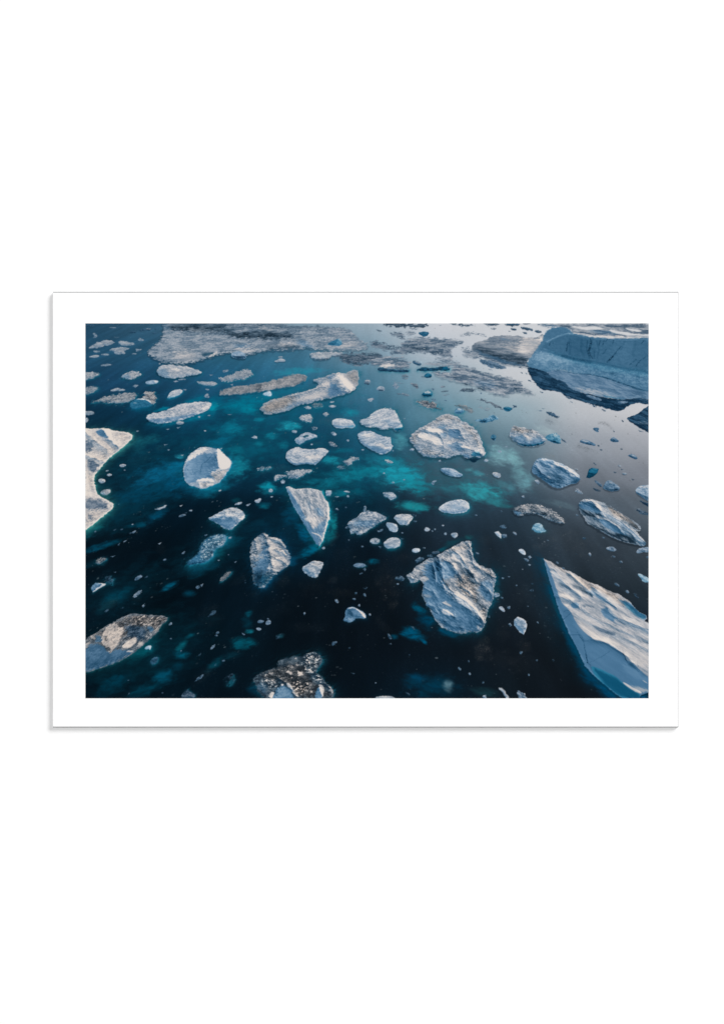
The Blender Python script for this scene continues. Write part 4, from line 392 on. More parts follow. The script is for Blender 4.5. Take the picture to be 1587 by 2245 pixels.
# the cliff-sided berg, lower right
F('iceberg', 'D4', '357 -467 440 -432 510 -382 570 -352 660 -322 760 -262 830 -217 930 -187 1000 -152 1080 -112 1170 -82 1250 -32 1290 0 1340 60 1390 110 1475 152 1477 185 1450 210 1520 245 1520 980 1420 1010 1390 1060 1230 1060 1150 1010 1040 920 900 800 800 690 720 500 640 360 580 220 530 110 495 0 450 -142 400 -302', tone=.66, warm=.35, blue=.1, grit=0.12, mott=0.14, emb=0.2, rough=.9, smooth=0, ang=33, st=3.2, light=0, under=(.6, 5), glow=((0, 60, 90), 15, .75, (-.85, .5, .1, .9)), ridges=[('640 95 800 190 1000 290 1250 400 1497 520', 2.6, 8), ('740 40 900 170 1150 290 1497 430', 2.6, 7), ('1040 60 1155 175 1300 220 1497 300', 7, 7), ('480 -340 600 -190 760 -60', 7, 7), ('900 -150 1040 -40 1140 50', 8, 7), ('640 -310 800 -170 900 -80', 6, 5), ('1250 -20 1390 110 1475 160', 8, 7), ('520 -60 640 -20 740 60', 5, 6), ('880 400 1050 447 1230 570 1330 670', 5, 5)], label='huge sharp edged iceberg with a blue ice wall and streaked snow top, lower right corner',
  patches=[('blue', '357 -467 400 -400 430 -340 480 -200 520 -60 560 20 640 90 690 190 740 270 880 400 960 430 1050 447 1140 500 1230 570 1260 640 1330 670 1395 740 1520 840 1520 1120 1200 1120 1080 1040 840 840 730 720 570 380 430 10 330 -302 300 -480', 1.0, 1.4), ('mott', '357 -467 430 -340 520 -60 690 190 880 400 1140 500 1395 740 1520 840 1520 1060 1150 1010 800 690 495 0', -.75, 2), ('tone', '357 -467 430 -340 520 -60 640 90 690 190 740 270 880 400 830 430 740 330 640 180 540 60', .04, 4), ('tone', '357 -467 430 -340 520 -60 640 90 740 270 880 400 1050 447 1230 570 1395 740 1560 860 1560 1100 1150 1030 800 690 495 0', -.07, 2), ('tone', '820 430 1050 447 1230 570 1280 660 1100 700 880 680 830 540', .02, 9), ('teal', '860 685 1000 740 1130 800 1220 885 1290 935 1420 1010 1390 1060 1230 1060 1150 1010 1040 920 900 800', .85, 2), ('tone', '860 700 1000 755 1130 815 1220 900 1290 950 1420 1015 1390 1060 1230 1060 1040 920', -.19, 4), ('tone', '1260 640 1330 670 1395 740 1520 860 1520 900 1400 850 1260 760 1180 700', .06, 8), ('tone', '1250 675 1300 670 1380 720 1395 755 1320 720', -.14, 2), ('lit', '1210 870 1260 890 1340 940 1430 985 1420 1010 1330 970 1230 900', .5, 1.5), ('tone', '1380 740 1497 800 1497 840 1400 790', -.08, 4), ('lit', '1300 890 1380 920 1497 940 1497 985 1420 1000 1340 950', .3, 4), ('lit', '1420 845 1460 865 1495 895 1460 880', .45, 1.2),
           ('lit', '640 95 720 170 800 160 900 260 1100 380 1300 480 1560 560 1560 700 1395 720 1300 640 1200 545 1130 495 1050 445 880 400 740 270', .1, 8), ('lit', '720 230 860 380 960 425 1060 440 1140 495 1190 470 1000 380 860 300', .16, 4), ('blue', '640 10 740 5 742 70 665 80', .9, 1.5), ('blue', '965 95 1040 60 1100 120 1155 175 1120 215 1030 185', .85, 3), ('lit', '1040 60 1100 110 1155 170 1140 175 1060 110', .35, 1.5), ('slate', '880 230 960 260 1130 330 1160 370 1060 360 940 310', .7, 4), ('slate', '1040 180 1180 220 1260 280 1120 260', .5, 6), ('slate', '750 10 900 50 880 75 760 60', .5, 4),
           ('teal', '1180 -20 1290 20 1390 112 1475 155 1450 205 1350 150 1260 70', .5, 2), ('tone', '1200 10 1300 90 1400 160 1460 200 1350 150 1260 70', -.06, 2), ('blue', '1200 -20 1290 0 1340 60 1390 110 1475 152 1470 190 1380 150 1290 70', .9, 2), ('slate', '1160 90 1250 110 1340 180 1380 200 1250 150', .75, 4),
           ('dirt', '357 -467 440 -432 570 -352 760 -262 930 -187 1080 -112 1250 -32 1290 0 1200 0 1080 -60 900 -140 820 -120 700 -210 560 -330 440 -400', .85, 5), ('dark', '640 -200 740 -200 860 -100 870 -60 760 -110 650 -180', .65, 5), ('slate', '480 -220 600 -180 660 -120 560 -150', .6, 4), ('lit', '420 -340 480 -340 600 -200 610 -185 520 -250', .4, 3), ('lit', '650 -320 760 -240 830 -150 760 -190 680 -270', .3, 4), ('blue', '880 -130 960 -80 1100 30 1180 80 1080 50 960 -40 870 -100', .85, 4), ('lit', '900 -150 960 -120 1040 -40 1140 50 1060 10 960 -80', .35, 2.5), ('dirt', '1000 -130 1170 -60 1250 10 1230 60 1150 20 1080 -60', .6, 4), ('lit', '500 -100 620 -100 740 -20 640 -10 560 -40', .3, 5), ('lit', '640 -150 740 -100 860 -70 900 -20 780 -60', .2, 5), ('slate', '670 0 720 -30 760 10 700 20', .5, 3), ('dark', '860 -100 900 -60 880 -40 850 -70', .5, 2), ('lit', '580 20 640 30 620 60 580 40', .3, 2), ('blue', '1150 -50 1230 -20 1280 40 1230 40', .6, 4)],
  lines=[('720 330 790 430 810 540 835 660', 0.84, 0.34), ('560 200 640 130 680 160', 0.72, 0.30), ('540 120 600 90 640 95', 0.60, 0.22), ('640 360 760 360 800 430 880 420', 0.60, 0.26), ('860 660 980 600 1060 550 1100 520', 0.48, 0.22), ('830 660 870 690 870 740', 0.60, 0.26), ('820 580 835 660', 1.56, 0.22), ('1210 510 1260 650 1390 760', 0.72, 0.30), ('1370 650 1400 750', 0.60, 0.26), ('860 220 980 270 1060 310', 0.60, 0.22), ('1110 320 1190 360', 0.60, 0.30), ('1430 425 1495 450', 0.84, 0.38), ('760 40 830 150 1000 240', 0.54, -0.19), ('1000 290 1200 380 1400 450', 0.54, -0.15), ('1180 220 1350 300 1497 350', 0.48, 0.14), ('1100 190 1300 270 1497 310', 0.48, 0.14), ('1200 400 1350 470 1497 520', 0.48, 0.11), ('1150 500 1210 545 1260 650', 0.96, 0.19), ('1140 480 1180 485 1210 500', 0.72, 0.30)])
F('ice_floe', 'D4', '35 190 70 165 110 175 160 210 180 250 165 300 140 362 80 310 40 260', tone=.66, warm=.15, blue=.4, grit=.14, rough=.9, smooth=0, rim=.2, label='small white floe left of the huge berg', patches=[('blue', '35 210 90 270 130 300 140 360 80 310 40 260', .7, 2), ('tone', '90 220 150 220 150 280 110 270', -.2, 3), ('dark', '120 290 165 280 145 310', .3, 2)])
for q, tn, cv in (('95 540 135 545 105 575', .5, .9), ('280 215 300 225 300 238', .6, 1), ('-50 40 -20 60 0 85', .3, .6), ('270 630 292 630 288 650', .34, .7), ('185 785 205 790 198 810', .4, .8), ('175 45 195 50 188 58', .46, .9), ('450 625 472 635 465 650', .3, .6), ('640 620 665 630 655 645', .34, .6)):
    F('ice_fragment', 'D4', q, tone=tn, warm=.15, blue=.2, grit=.14, cover=cv, rough=1.1)
F('ice_floe', 'D4', '60 965 110 975 150 1010 190 1060 90 1060', tone=.5, warm=.1, slate=.4, blue=.1, grit=.34, mott=.3, rough=2, edge=2, ang=50, st=2)
F('ice_floe', 'D3', '1350 935 1400 945 1440 1000 1475 1060 1440 1060 1400 980', tone=.68, warm=.5, grit=.14, rough=1.4, edge=1.6)
F('ice_floe', 'D3', '25 1040 100 1028 200 1032 240 1060 20 1060', tone=.62, warm=.5, grit=.2, rough=1.4)
F('ice_fragment', 'D3', '1190 1020 1215 1010 1230 1060 1185 1060', tone=.5, warm=.2, grit=.2, edge=1.6)
F('ice_floe', 'D3', '1355 65 1385 50 1410 75 1425 110 1395 100', tone=.66, warm=.2, blue=.2, grit=.14, rough=1)
for q, tn, cv in (('1445 65 1480 45 1475 80', .5, .9), ('1460 240 1480 232 1500 260 1480 270', .44, .9), ('915 715 935 715 948 745 925 738', .46, .9), ('1030 775 1050 775 1052 795 1035 795', .44, .9), ('1175 870 1195 865 1200 885 1180 890', .44, .9), ('1020 640 1040 642 1035 658', .34, .8), ('145 350 165 352 195 400 175 405', .3, .8), ('400 270 430 270 450 310 430 305', .32, .7), ('1240 160 1260 155 1255 175', .5, .9), ('340 980 380 1000 400 1020 370 1010', .34, .7), ('160 460 190 450 195 468', .3, .7), ('15 880 28 882 22 890', .5, .9), ('380 575 395 575 388 584', .34, .8)):
    F('ice_fragment', 'D3', q, tone=tn, warm=.2, blue=.15, grit=.14, cover=cv, rough=1.1)
# lower left berg
F('iceberg', 'D1', '20 440 100 370 180 330 260 270 340 230 430 180 520 140 590 128 650 142 780 150 900 155 942 188 870 250 820 340 760 390 680 460 600 530 500 600 380 660 240 710 80 760 20 755', tone=.4, warm=.9, blue=.3, slate=.2, grit=.22, mott=0.18, emb=0.4, rough=1.4, ang=-35, st=1.6, light=.05, glow=((8, 62, 74), 7, .6), label='cream and blue patched iceberg at the left edge, pointing right',
  patches=[('dirt', '100 400 260 270 430 180 590 130 700 260 600 420 440 420 330 560 210 480 150 420', .8, 9), ('blue', '20 520 130 450 220 470 290 570 400 500 480 530 600 520 500 600 380 660 240 710 80 760 20 755', .95, 3), ('tone', '20 640 200 600 400 600 500 590 240 710 60 758', -.08, 10), ('blue', '130 440 180 360 230 380 220 450', .8, 3), ('slate', '470 240 620 270 700 270 690 400 600 430 590 380 500 400 480 300', .85, 5), ('tone', '470 240 620 270 700 270 690 400 600 430 500 400', -.1, 6), ('lit', '205 445 225 350 290 255 390 225 400 280 480 285 440 350 420 440 340 540 288 572 320 510 250 495', 0.61, 2.5), ('dirt', '300 260 400 230 480 285 420 340 330 320', .35, 4), ('dark', '240 380 285 370 290 420 255 440', .55, 3), ('lit', '435 485 500 420 600 375 605 430 545 500 465 508', 0.65, 1.8), ('lit', '480 540 570 524 565 548 490 552', 0.58, 1.5), ('lit', '600 450 660 420 680 462 620 500', 0.43, 2.5), ('dirt', '560 140 650 145 900 158 935 190 860 250 810 330 760 270 640 260 560 250', .95, 4), ('lit', '790 320 870 240 920 195 935 190 870 250 820 338', 0.40, 2.5), ('specks', '560 150 900 165 840 280 700 270 570 280', .45, 5), ('blue', '700 280 795 272 785 325 735 335', .85, 2.5), ('lit', '760 273 800 272 790 285', 0.29, 1.2), ('specks', '720 350 800 340 760 400 700 430', .5, 3), ('lit', '75 362 155 370 150 412 115 400', 0.40, 2), ('lit', '20 450 110 418 60 500 20 500', 0.43, 2.5), ('dirt', '20 440 180 330 260 270 200 350 100 420', .4, 4), ('slate', '430 400 540 360 530 390 450 420', .5, 4), ('lit', '500 205 550 200 540 225', 0.36, 2), ('lit', '560 225 600 220 600 255 570 255', 0.36, 2)])
F('ice_floe', 'D1', '690 500 730 478 760 480 745 522 735 510 695 515', tone=.74, warm=0, blue=.5, teal=.2, grit=.08, rough=.8, glow=((10, 90, 110), 4, .6), label='pale blue fragment beside the cream berg')
F('ice_floe', 'D1', '740 660 780 610 835 600 830 650 780 685', tone=.26, slate=.5, teal=.3, warm=0, blue=0, grit=.08, rough=.8, cover=.95, label='dim grey green sunken plate')
for q, tn, cv in (('655 45 690 20 697 45 670 62', .66, 1), ('945 255 980 220 982 250', .5, .9), ('1375 165 1420 105 1460 90 1455 125 1390 160', .3, .75), ('1400 520 1420 480 1455 465 1450 490 1415 520', .48, .9), ('1230 870 1270 820 1325 785 1320 820 1260 860', .4, .75), ('1455 340 1490 322 1500 340 1470 350', .4, .8), ('1450 370 1470 355 1480 372 1465 380', .46, .9), ('250 115 270 90 295 80 290 100', .4, .8), ('425 75 450 60 455 70', .3, .8), ('505 1015 520 990 525 1000', .42, .9), ('1265 590 1300 555 1290 580', .34, .7), ('960 400 980 398 975 412', .42, .8), ('1440 700 1465 665 1465 690', .36, .7), ('1525 640 1550 630 1555 645 1535 650', .4, .8), ('500 855 520 848 515 860', .34, .7), ('615 1030 655 1000 640 1015', .3, .6), ('1075 535 1088 530 1085 545', .5, .8), ('870 990 890 988 880 998', .34, .7)):
    F('ice_fragment', 'D1', q, tone=tn, warm=.1, slate=.3, blue=.2, grit=.16, cover=cv, rough=1.2)
F('ice_floe', 'D1', '1085 1030 1110 990 1150 950 1168 980 1235 1010 1215 1060 1095 1060', tone=.26, slate=.6, warm=.1, blue=0, grit=.26, cover=.8, edge=2.4, rough=2)
# lower centre
F('iceberg', 'D2', '275 850 330 790 440 745 560 710 540 660 600 620 720 597 800 600 860 565 950 545 1010 590 1042 635 1000 690 960 760 970 778 1020 820 1060 880 1110 920 1155 970 1155 1065 430 1065 340 1000 320 920', tone=0.25, warm=.6, slate=.4, blue=.1, teal=.1, grit=.18, mott=0.2, emb=0.22, rough=1.8, edge=2.2, light=0, ridges=[('950 780 1020 850 1120 950', 5, 5), ('560 830 690 920 760 1040', 5, 5)], label='dark mottled iceberg at the bottom edge, dotted with snow clumps',
  patches=[('dirt', '330 790 560 710 700 640 860 700 900 860 1100 920 1150 1049 760 1049 640 900 420 860', .7, 10), ('specks', '860 570 960 550 1035 635 960 770 860 800 820 650', 0.98, 6), ('lit', '870 590 930 585 920 625 890 620', 0.70, 3), ('lit', '870 640 910 640 900 685 870 670', 0.70, 3), ('lit', '940 670 975 680 960 705', 0.78, 2), ('lit', '890 750 930 745 930 780 900 780', 0.85, 2.5), ('lit', '750 680 795 678 790 700 760 700', 0.78, 2.5), ('lit', '650 700 720 695 735 730 680 730', 0.65, 4), ('lit', '630 760 700 740 715 790 660 790', 0.90, 3), ('lit', '750 770 800 755 832 785 790 810 760 790', 1.02, 3), ('lit', '720 605 755 600 745 628', 0.85, 2.5), ('lit', '690 822 710 825 700 838', 0.93, 1.5), ('lit', '450 775 500 765 515 800 460 805', 0.78, 3), ('lit', '398 780 430 785 415 812', 0.93, 2), ('lit', '355 790 370 795 360 805', 0.78, 1.5), ('lit', '470 840 520 845 520 900 490 870', 0.70, 3), ('lit', '415 850 445 850 440 880', 0.70, 2.5), ('lit', '820 585 830 590 822 600', 0.78, 1.5), ('lit', '545 825 580 830 570 860', 0.62, 3), ('dirt', '440 745 560 712 560 770 480 770', .5, 5), ('dirt', '560 820 700 850 800 860 880 960 820 1049 760 1030 700 920', .65, 7), ('specks', '400 830 540 880 520 980 400 960', 0.72, 6), ('specks', '700 860 900 880 930 960 780 1049 720 980', 0.78, 5), ('tone', '560 620 720 600 740 660 600 690', .08, 7),
           ('blue', '470 1065 505 975 560 925 600 900 670 925 700 980 745 1065', 1, 3), ('tone', '510 1000 600 905 690 950 740 1065 500 1065', .22, 6), ('lit', '440 1030 470 990 508 975 495 1040 470 1049', 1.08, 2), ('lit', '630 880 690 900 715 960 740 1010 775 1020 770 1040 720 1005 690 950 650 915', 1.08, 1.8), ('lit', '580 895 605 888 615 910 590 918', 1.08, 1.5), ('lit', '735 935 765 935 755 970', 1.01, 2), ('lit', '500 915 550 905 520 940', 0.78, 2), ('blue', '945 1000 980 930 1010 920 1040 960 1025 1065 950 1065', 1, 2), ('tone', '945 1000 980 930 1010 920 1040 960 1025 1065 950 1065', .22, 3), ('lit', '985 905 1020 895 1062 950 1030 1049 1015 1000 1000 950', 0.96, 2), ('specks', '930 850 975 780 1020 820 1080 900 1000 890', 0.91, 3), ('lit', '985 840 1020 855 1050 890 1010 870', 0.70, 2.5), ('lit', '1090 905 1130 945 1120 950', 0.93, 1.5), ('lit', '1095 960 1135 950 1152 985 1120 1005', 0.78, 2.5), ('lit', '895 965 925 965 925 990 900 990', 0.85, 2), ('blue', '330 870 420 880 440 1000 360 1000 320 920', .5, 8), ('lit', '860 890 920 870 920 910 880 930', 0.54, 4)])
F('iceberg', 'D2', '1262 190 1285 150 1278 105 1300 68 1370 56 1430 90 1480 120 1505 160 1497 182 1390 172 1372 202 1320 226 1270 208', tone=.46, warm=.05, blue=.85, grit=.06, mott=.12, emb=.3, rough=.8, light=.05, glow=((4, 36, 56), 5, .6), label='small blue berg with a cream ridge in the dark water', patches=[('lit', '1300 66 1370 56 1430 90 1480 120 1505 160 1497 182 1470 160 1430 105 1370 66 1310 76', .7, 1.3), ('tone', '1300 80 1350 110 1370 170 1290 150', -.16, 3), ('tone', '1265 190 1330 170 1380 180 1372 202 1320 226 1270 208', .1, 3), ('dirt', '1430 95 1480 120 1500 165 1460 150', .5, 2)])
for q, tn in (('320 225 350 198 400 210 370 232', .48), ('415 250 420 215 455 198 472 220 460 245', .46), ('310 290 340 282 368 300 340 315', .48)):
    F('ice_floe', 'D2', q, tone=tn, slate=.5, warm=0, blue=.2, grit=.14, rough=1)
for q, tn, cv in (('520 365 600 342 606 370 530 410', .26, .6), ('1130 470 1140 435 1190 432 1185 448 1150 480', .3, .8), ('825 125 838 112 845 130 833 145', .55, .9), ('1415 45 1428 28 1438 50', .6, .9), ('1535 135 1548 130 1555 148 1540 150', .6, .9), ('1180 0 1205 0 1195 15', .6, .9), ('1310 495 1330 490 1335 515 1318 518', .26, .7), ('150 335 175 350 190 355 180 365', .4, .8), ('430 180 448 185 440 195', .44, .8), ('1340 772 1385 780 1370 788', .26, .7)):
    F('ice_fragment', 'D2', q, tone=tn, slate=.3, warm=.1, blue=.1, grit=.14, cover=cv, rough=1)
F('ice_floe', 'D2', '-30 810 50 772 82 830 55 900 10 915 -30 880', tone=.14, slate=.6, warm=.1, blue=0, grit=.1, cover=.5, edge=2)
# middle-left small pieces
F('ice_floe', 'C2', '1365 645 1400 622 1480 630 1503 655 1440 668 1385 662', tone=.5, slate=.4, warm=0, blue=.3, grit=.08, rough=.9)
for q, tn, cv in (('1470 690 1490 675 1505 690 1490 708', .5, 1), ('1160 1020 1190 1015 1205 1040 1190 1055', .56, .9), ('1470 960 1490 950 1508 980 1490 990', .5, .9), ('1380 940 1405 938 1405 960 1385 960', .4, .8), ('1350 1010 1390 1005 1385 1025', .4, .8), ('375 875 395 868 408 880 392 888', .66, 1), ('70 610 100 600 85 620', .6, 1), ('10 345 40 333 48 350 20 356', .66, 1), ('1430 740 1470 725 1450 745', .36, .8), ('1305 368 1325 365 1320 380', .55, .9), ('1450 435 1480 440 1460 452', .36, .8), ('1280 240 1300 222 1320 230 1290 245', .5, .9), ('1170 40 1195 30 1205 45', .5, .8), ('1020 460 1050 445 1060 460 1040 472', .6, .9), ('1275 15 1292 12 1288 26', .44, .9), ('0 525 18 528 10 540', .5, .9), ('1420 1080 1435 1065 1438 1095', .55, .9), ('1465 890 1525 880 1500 910', .28, .6), ('180 815 195 805 200 840 185 840', .26, .7)):
    F('ice_fragment', 'C2', q, tone=tn, slate=.3, warm=.15, blue=.2, grit=.14, cover=cv, rough=1)
F('ice_floe', 'C1', '140 605 190 570 260 555 275 580 230 620 180 640', tone=.42, warm=.9, grit=.4, cover=.85, edge=1.6, rough=2.4)
F('ice_floe', 'C1', '108 900 120 865 155 838 275 845 240 870 180 905 125 940', tone=.5, warm=.1, blue=.9, grit=.06, rough=.7, smooth=0, label='blue wedge of ice with a cream edge', patches=[('lit', '150 835 278 843 262 862 240 872 180 907 125 942 120 935 170 890 240 850', .55, 1.2)])
F('ice_floe', 'C1', '245 780 340 755 350 860 270 840', tone=.22, slate=.6, warm=0, blue=.1, grit=.2, cover=.6, edge=2.6, rough=3)
F('ice_floe', 'C1', '560 985 600 935 650 910 657 940 610 980 575 997', tone=.5, warm=.3, grit=.3, ang=-40, st=2, rough=1.4)
F('ice_floe', 'C1', '575 800 620 755 665 760 640 785 590 812', tone=.42, slate=.4, warm=0, blue=.2, grit=.26, cover=.85, rough=1.6)
F('ice_floe', 'C1', '1500 810 1530 760 1587 715 1630 710 1622 745 1560 800 1510 825', tone=.36, warm=.8, grit=.34, ang=-40, st=2.4, cover=.85, rough=1.6, edge=1.4)
for q, tn, cv in (('680 785 720 758 715 775', .36, .8), ('1240 885 1265 865 1295 875 1265 905', .46, .9), ('1290 860 1325 845 1310 880', .55, .9), ('545 290 600 262 570 300', .5, .9), ('510 300 560 285 540 300', .36, .8), ('830 410 870 398 850 420', .6, .9), ('1085 520 1130 487 1110 522', .46, .9), ('885 590 925 570 912 598', .42, .9), ('390 425 420 403 410 430', .5, .9), ('455 390 495 370 470 392', .5, .9), ('1335 318 1370 308 1350 326', .42, .9), ('315 550 370 538 340 558', .42, .9), ('1055 118 1090 92 1140 95 1090 118', .52, .9), ('1165 50 1205 43 1195 62', .6, .95), ('345 265 380 252 360 270', .42, .8), ('420 258 455 250 435 264', .4, .8), ('140 285 160 270 158 290', .44, .8), ('350 720 378 715 370 728', .44, .8), ('545 200 565 198 555 206', .66, .9), ('1480 590 1500 585 1495 598', .5, .8), ('1120 78 1150 66 1140 80', .5, .8)):
    F('ice_fragment', 'C1', q, tone=tn, slate=.3, warm=.15, blue=.2, grit=.14, cover=cv, rough=1)

LD = (0.62, -0.78)              # the drawn sun stands beyond the upper right corner
def prep(f):
    p = P(f['tile'], f['pts'])
    for _ in range(f['smooth']): p = chaikin(p)
    f['p'] = p; f['area'] = abs(float((p[:, 0] * np.roll(p[:, 1], -1) - np.roll(p[:, 0], -1) * p[:, 1]).sum()) / 2)
for i, f in enumerate(PIECES):
    if f['kind'] == 'ice_fragment' and i % 3 == 0: f['smooth'] = 0
    prep(f)
    if f['glow'] is None and f['kind'] in ('iceberg', 'ice_floe') and f['area'] > 150 and f['p'][:, 0].mean() < 1010 and f['p'][:, 1].mean() > 800: f['glow'] = ((14, 88, 110), 2.2 + .045 * f['area'] ** .5, .5)
    if f['kind'] == 'ice_fragment': f['tone'] -= .06; f['rough'] *= 2.2; f['edge'] = max(f['edge'], 1.2); f['cover'] = min(f['cover'], .86)
    f['id'] = i + 1; f['seed'] = 31 * (i + 1) % 9973
def dist(f, sy, sx, rough=True):
    x = XX[sy, sx]; y = YY[sy, sx]; r = f['rough'] * (min(1.0, f['area'] ** .5 / 22) if f['area'] < 484 else 1) if rough else 0
    s = f['seed']
    if r:
        w1 = fbm(x / 9, y / 6, 2, s, .5) * r * 1.5; w2 = fbm(x / 9 + 40, y / 6 + 9, 2, s + 3, .5) * r * 1.1
        x = x + w1; y = y + w2
    return sdf(f['p'], x, y) - (.9 if f['smooth'] else .3)
SEA0 = None
for f in PIECES:                # what shows through the water round the ice
    if f['glow']:
        rgb, size, al = f['glow'][:3]; gd = f['glow'][3] if len(f['glow']) > 3 else (.8, .6, .62, .38); sy, sx = win(f['p'], size * 4)
        d = dist(f, sy, sx); n = fbm(fu[sy, sx] / 20, fv[sy, sx] / 26, 3, f['seed'])
        gy_, gx_ = np.gradient(d); side = np.clip(gd[2] + gd[3] * (gx_ * gd[0] + gy_ * gd[1]), 0, 1)
        k = (al * side * 1.25 * np.exp(-np.maximum(d, 0) / size) * np.clip(.85 + .9 * n, 0, 1.3))
        k = np.clip(k, 0, 1)[..., None]; IMG[sy, sx] = IMG[sy, sx] * (1 - k) + np.array(rgb, np.float32) * k
        k = np.clip(.62 * al * ss(-.1, .9, gx_ * gd[0] + gy_ * gd[1]) * np.exp(-np.maximum(d, 0) / (1.2 + .16 * size)), 0, 1)[..., None]
        IMG[sy, sx] = IMG[sy, sx] * (1 - k) + np.clip(np.array(rgb, np.float32) * 1.25 + np.array((22, 42, 40), np.float32), 0, 215) * k
    if f['under']:              # dark reflection under the near edge
        al, size = f['under']; sy, sx = win(f['p'], size * 3)
        g = dict(f); g['p'] = f['p'] + np.array([-size * .3, size * .8], np.float32)
        d = dist(g, sy, sx); k = (al * .75 * (1 - ss(-1.2, size * .4, d)))[..., None]
        IMG[sy, sx] = IMG[sy, sx] * (1 - k) + IMG[sy, sx] * np.array([.42, .5, .56], np.float32) * k
SEA0 = IMG.copy()
def paint(f):
    sy, sx = win(f['p'], 6)
    if sy.stop <= sy.start or sx.stop <= sx.start: return
    x = XX[sy, sx]; y = YY[sy, sx]; s = f['seed']
    d = dist(f, sy, sx)
    e = f['edge']; alpha = 1 - ss(-e, e * .6, d)
    depth = np.clip((y - Y0) / (Y1 - Y0), 0, 1)
    a = f['ang'] if f['ang'] is not None else np.clip((f['p'][:, 0].mean() - 830) / 700, -1, 1) * (24 if f['p'][:, 1].mean() > 830 else 7)
    a = math.radians(a); st = f['st']; k = .55 + .75 * float(np.clip((f['p'][:, 1].mean() - Y0) / (Y1 - Y0), 0, 1))
    u = (x * math.cos(a) + y * math.sin(a)) / (k * st); v = (-x * math.sin(a) + y * math.cos(a)) / (k * (.72 if st <= 3 else .9))
    big = fbm(u / 19, v / 14, 5, s + 1, .56); mid = fbm(u / 7, v / 5.5, 3, s + 2, .6)
    fine = .7 * fbm(u / 2.9, v / 2.3, 2, s + 3, .7) + .3 * (white(x / 1.7, y / 1.4, s) - .5) * 1.6
    ridge = 1 - 2 * np.abs(fbm(u / 13, v / 10, 3, s + 4, .55))
    hgt = big * 7 + ridge * 2.4 + mid * 1.6 + fine * .5
    gy, gx = np.gradient(hgt)
    relief = np.tanh(-(gx * LD[0] + gy * LD[1]) * .5)
    patchy = ss(-.22, .22, big + .35 * mid) * 2 - 1
    dgy, dgx = np.gradient(d)
    slope = (dgx * LD[0] + dgy * LD[1]) * np.exp(np.minimum(d, 0) / (3.5 + 5 * depth))
    bf = 1.0 if f['kind'] == 'brash_ice' else .62
    mott = np.full(x.shape, f['mott'] * bf, np.float32); tone = np.full(x.shape, f['tone'], np.float32)
    wts = {c: np.full(x.shape, f[c], np.float32) for c in ('warm', 'blue', 'teal', 'slate')}
    embm = np.full(x.shape, f['emb'] * (.5 if f['kind'] == 'brash_ice' else f.get('keep', .64) if f['area'] > 1500 else .5), np.float32); gritm = np.full(x.shape, f['grit'], np.float32)
    sea = np.zeros(x.shape, np.float32); brt = np.zeros(x.shape, np.float32); spk = np.zeros(x.shape, np.float32)
    for kind, pts, amt, sf in f['patches']:
        p = P(f['tile'], pts); p = chaikin(p)
        w2 = min(sf, 6) * (1.1 if sf > 2.4 else .8) + (1.1 if sf > 2.4 else .3)
        dd = sdf(p, x + w2 * (.8 * big + .9 * mid + .5 * fine), y + w2 * (.9 * mid - .5 * big + .4 * fine))
        m = 1 - ss(-sf, sf * .6, dd)
        if kind == 'lit':
            tone += amt * m * .66; mott *= 1 - .4 * m; wts['warm'] = wts['warm'] * (1 - m) + np.maximum(wts['warm'], .3 + .55 * f['warm']) * m
            for c in ('blue', 'teal', 'slate'): wts[c] *= 1 - .85 * m * min(1, amt * 2)
            gritm *= 1 - .3 * m
        elif kind == 'blue':
            wts['blue'] = wts['blue'] * (1 - m * amt) + m * amt; wts['warm'] *= 1 - m * amt; tone = tone * (1 - m * amt) + (.46 + (tone - .46) * .35) * m * amt
            mott *= 1 - .5 * m * amt; embm *= 1 - .6 * m * amt; gritm *= 1 - .6 * m * amt
        elif kind == 'slate':
            wts['slate'] = wts['slate'] * (1 - m * amt) + m * amt; wts['warm'] *= 1 - m * amt; tone = tone * (1 - m * amt) + .38 * m * amt
        elif kind == 'teal':
            wts['teal'] = wts['teal'] * (1 - m * amt) + m * amt
            for c in ('blue', 'warm', 'slate'): wts[c] *= 1 - m * amt
            tone = tone * (1 - m * amt) + (.48 + (tone - .48) * .5) * m * amt; gritm *= 1 - .7 * m * amt
        elif kind == 'dirt':
            wts['warm'] = wts['warm'] * (1 - m * amt) + m * amt; tone -= .1 * m * amt; gritm += .16 * m * amt; embm += .1 * m
            for c in ('blue', 'teal', 'slate'): wts[c] *= 1 - m * amt
        elif kind == 'dark': tone -= amt * m * .55; 
        elif kind == 'tone': tone += amt * m
        elif kind == 'mott': mott *= 1 + amt * m; embm *= 1 + amt * m; gritm *= np.clip(1 + amt * m, 0, 9)
        elif kind == 'sea': sea = np.maximum(sea, m * amt)
        elif kind == 'bright': brt = np.maximum(brt, m * amt)
        elif kind == 'specks': spk = np.maximum(spk, m * amt)
    far = .55 + .45 * ss(0.02, .4, depth)
    tone = tone + mott * (.5 * patchy + .5 * big + .4 * mid) * (far + .15) + embm * .62 * relief * far + f['light'] * .5 * slope * (1 if f['area'] > 900 else .7) + gritm * .95 * fine * far
    if f['ridges']:
        hr = np.zeros(x.shape, np.float32); xx = x + 2.2 * big + 2.0 * mid + .5 * fine; yy = y + 2.0 * mid - 2.0 * big
        for pts, hh, wd in f['ridges']:
            p = P(f['tile'], pts); q = np.full(x.shape, 1e9, np.float32)
            for (ax, ay), (bx, by) in zip(p[:-1], p[1:]):
                ex, ey = bx - ax, by - ay; t = np.clip(((xx - ax) * ex + (yy - ay) * ey) / (ex * ex + ey * ey + 1e-6), 0, 1)
                q = np.minimum(q, np.hypot(xx - ax - ex * t, yy - ay - ey * t))
            hr = np.maximum(hr, hh * np.exp(-(q / wd) ** 1.3))
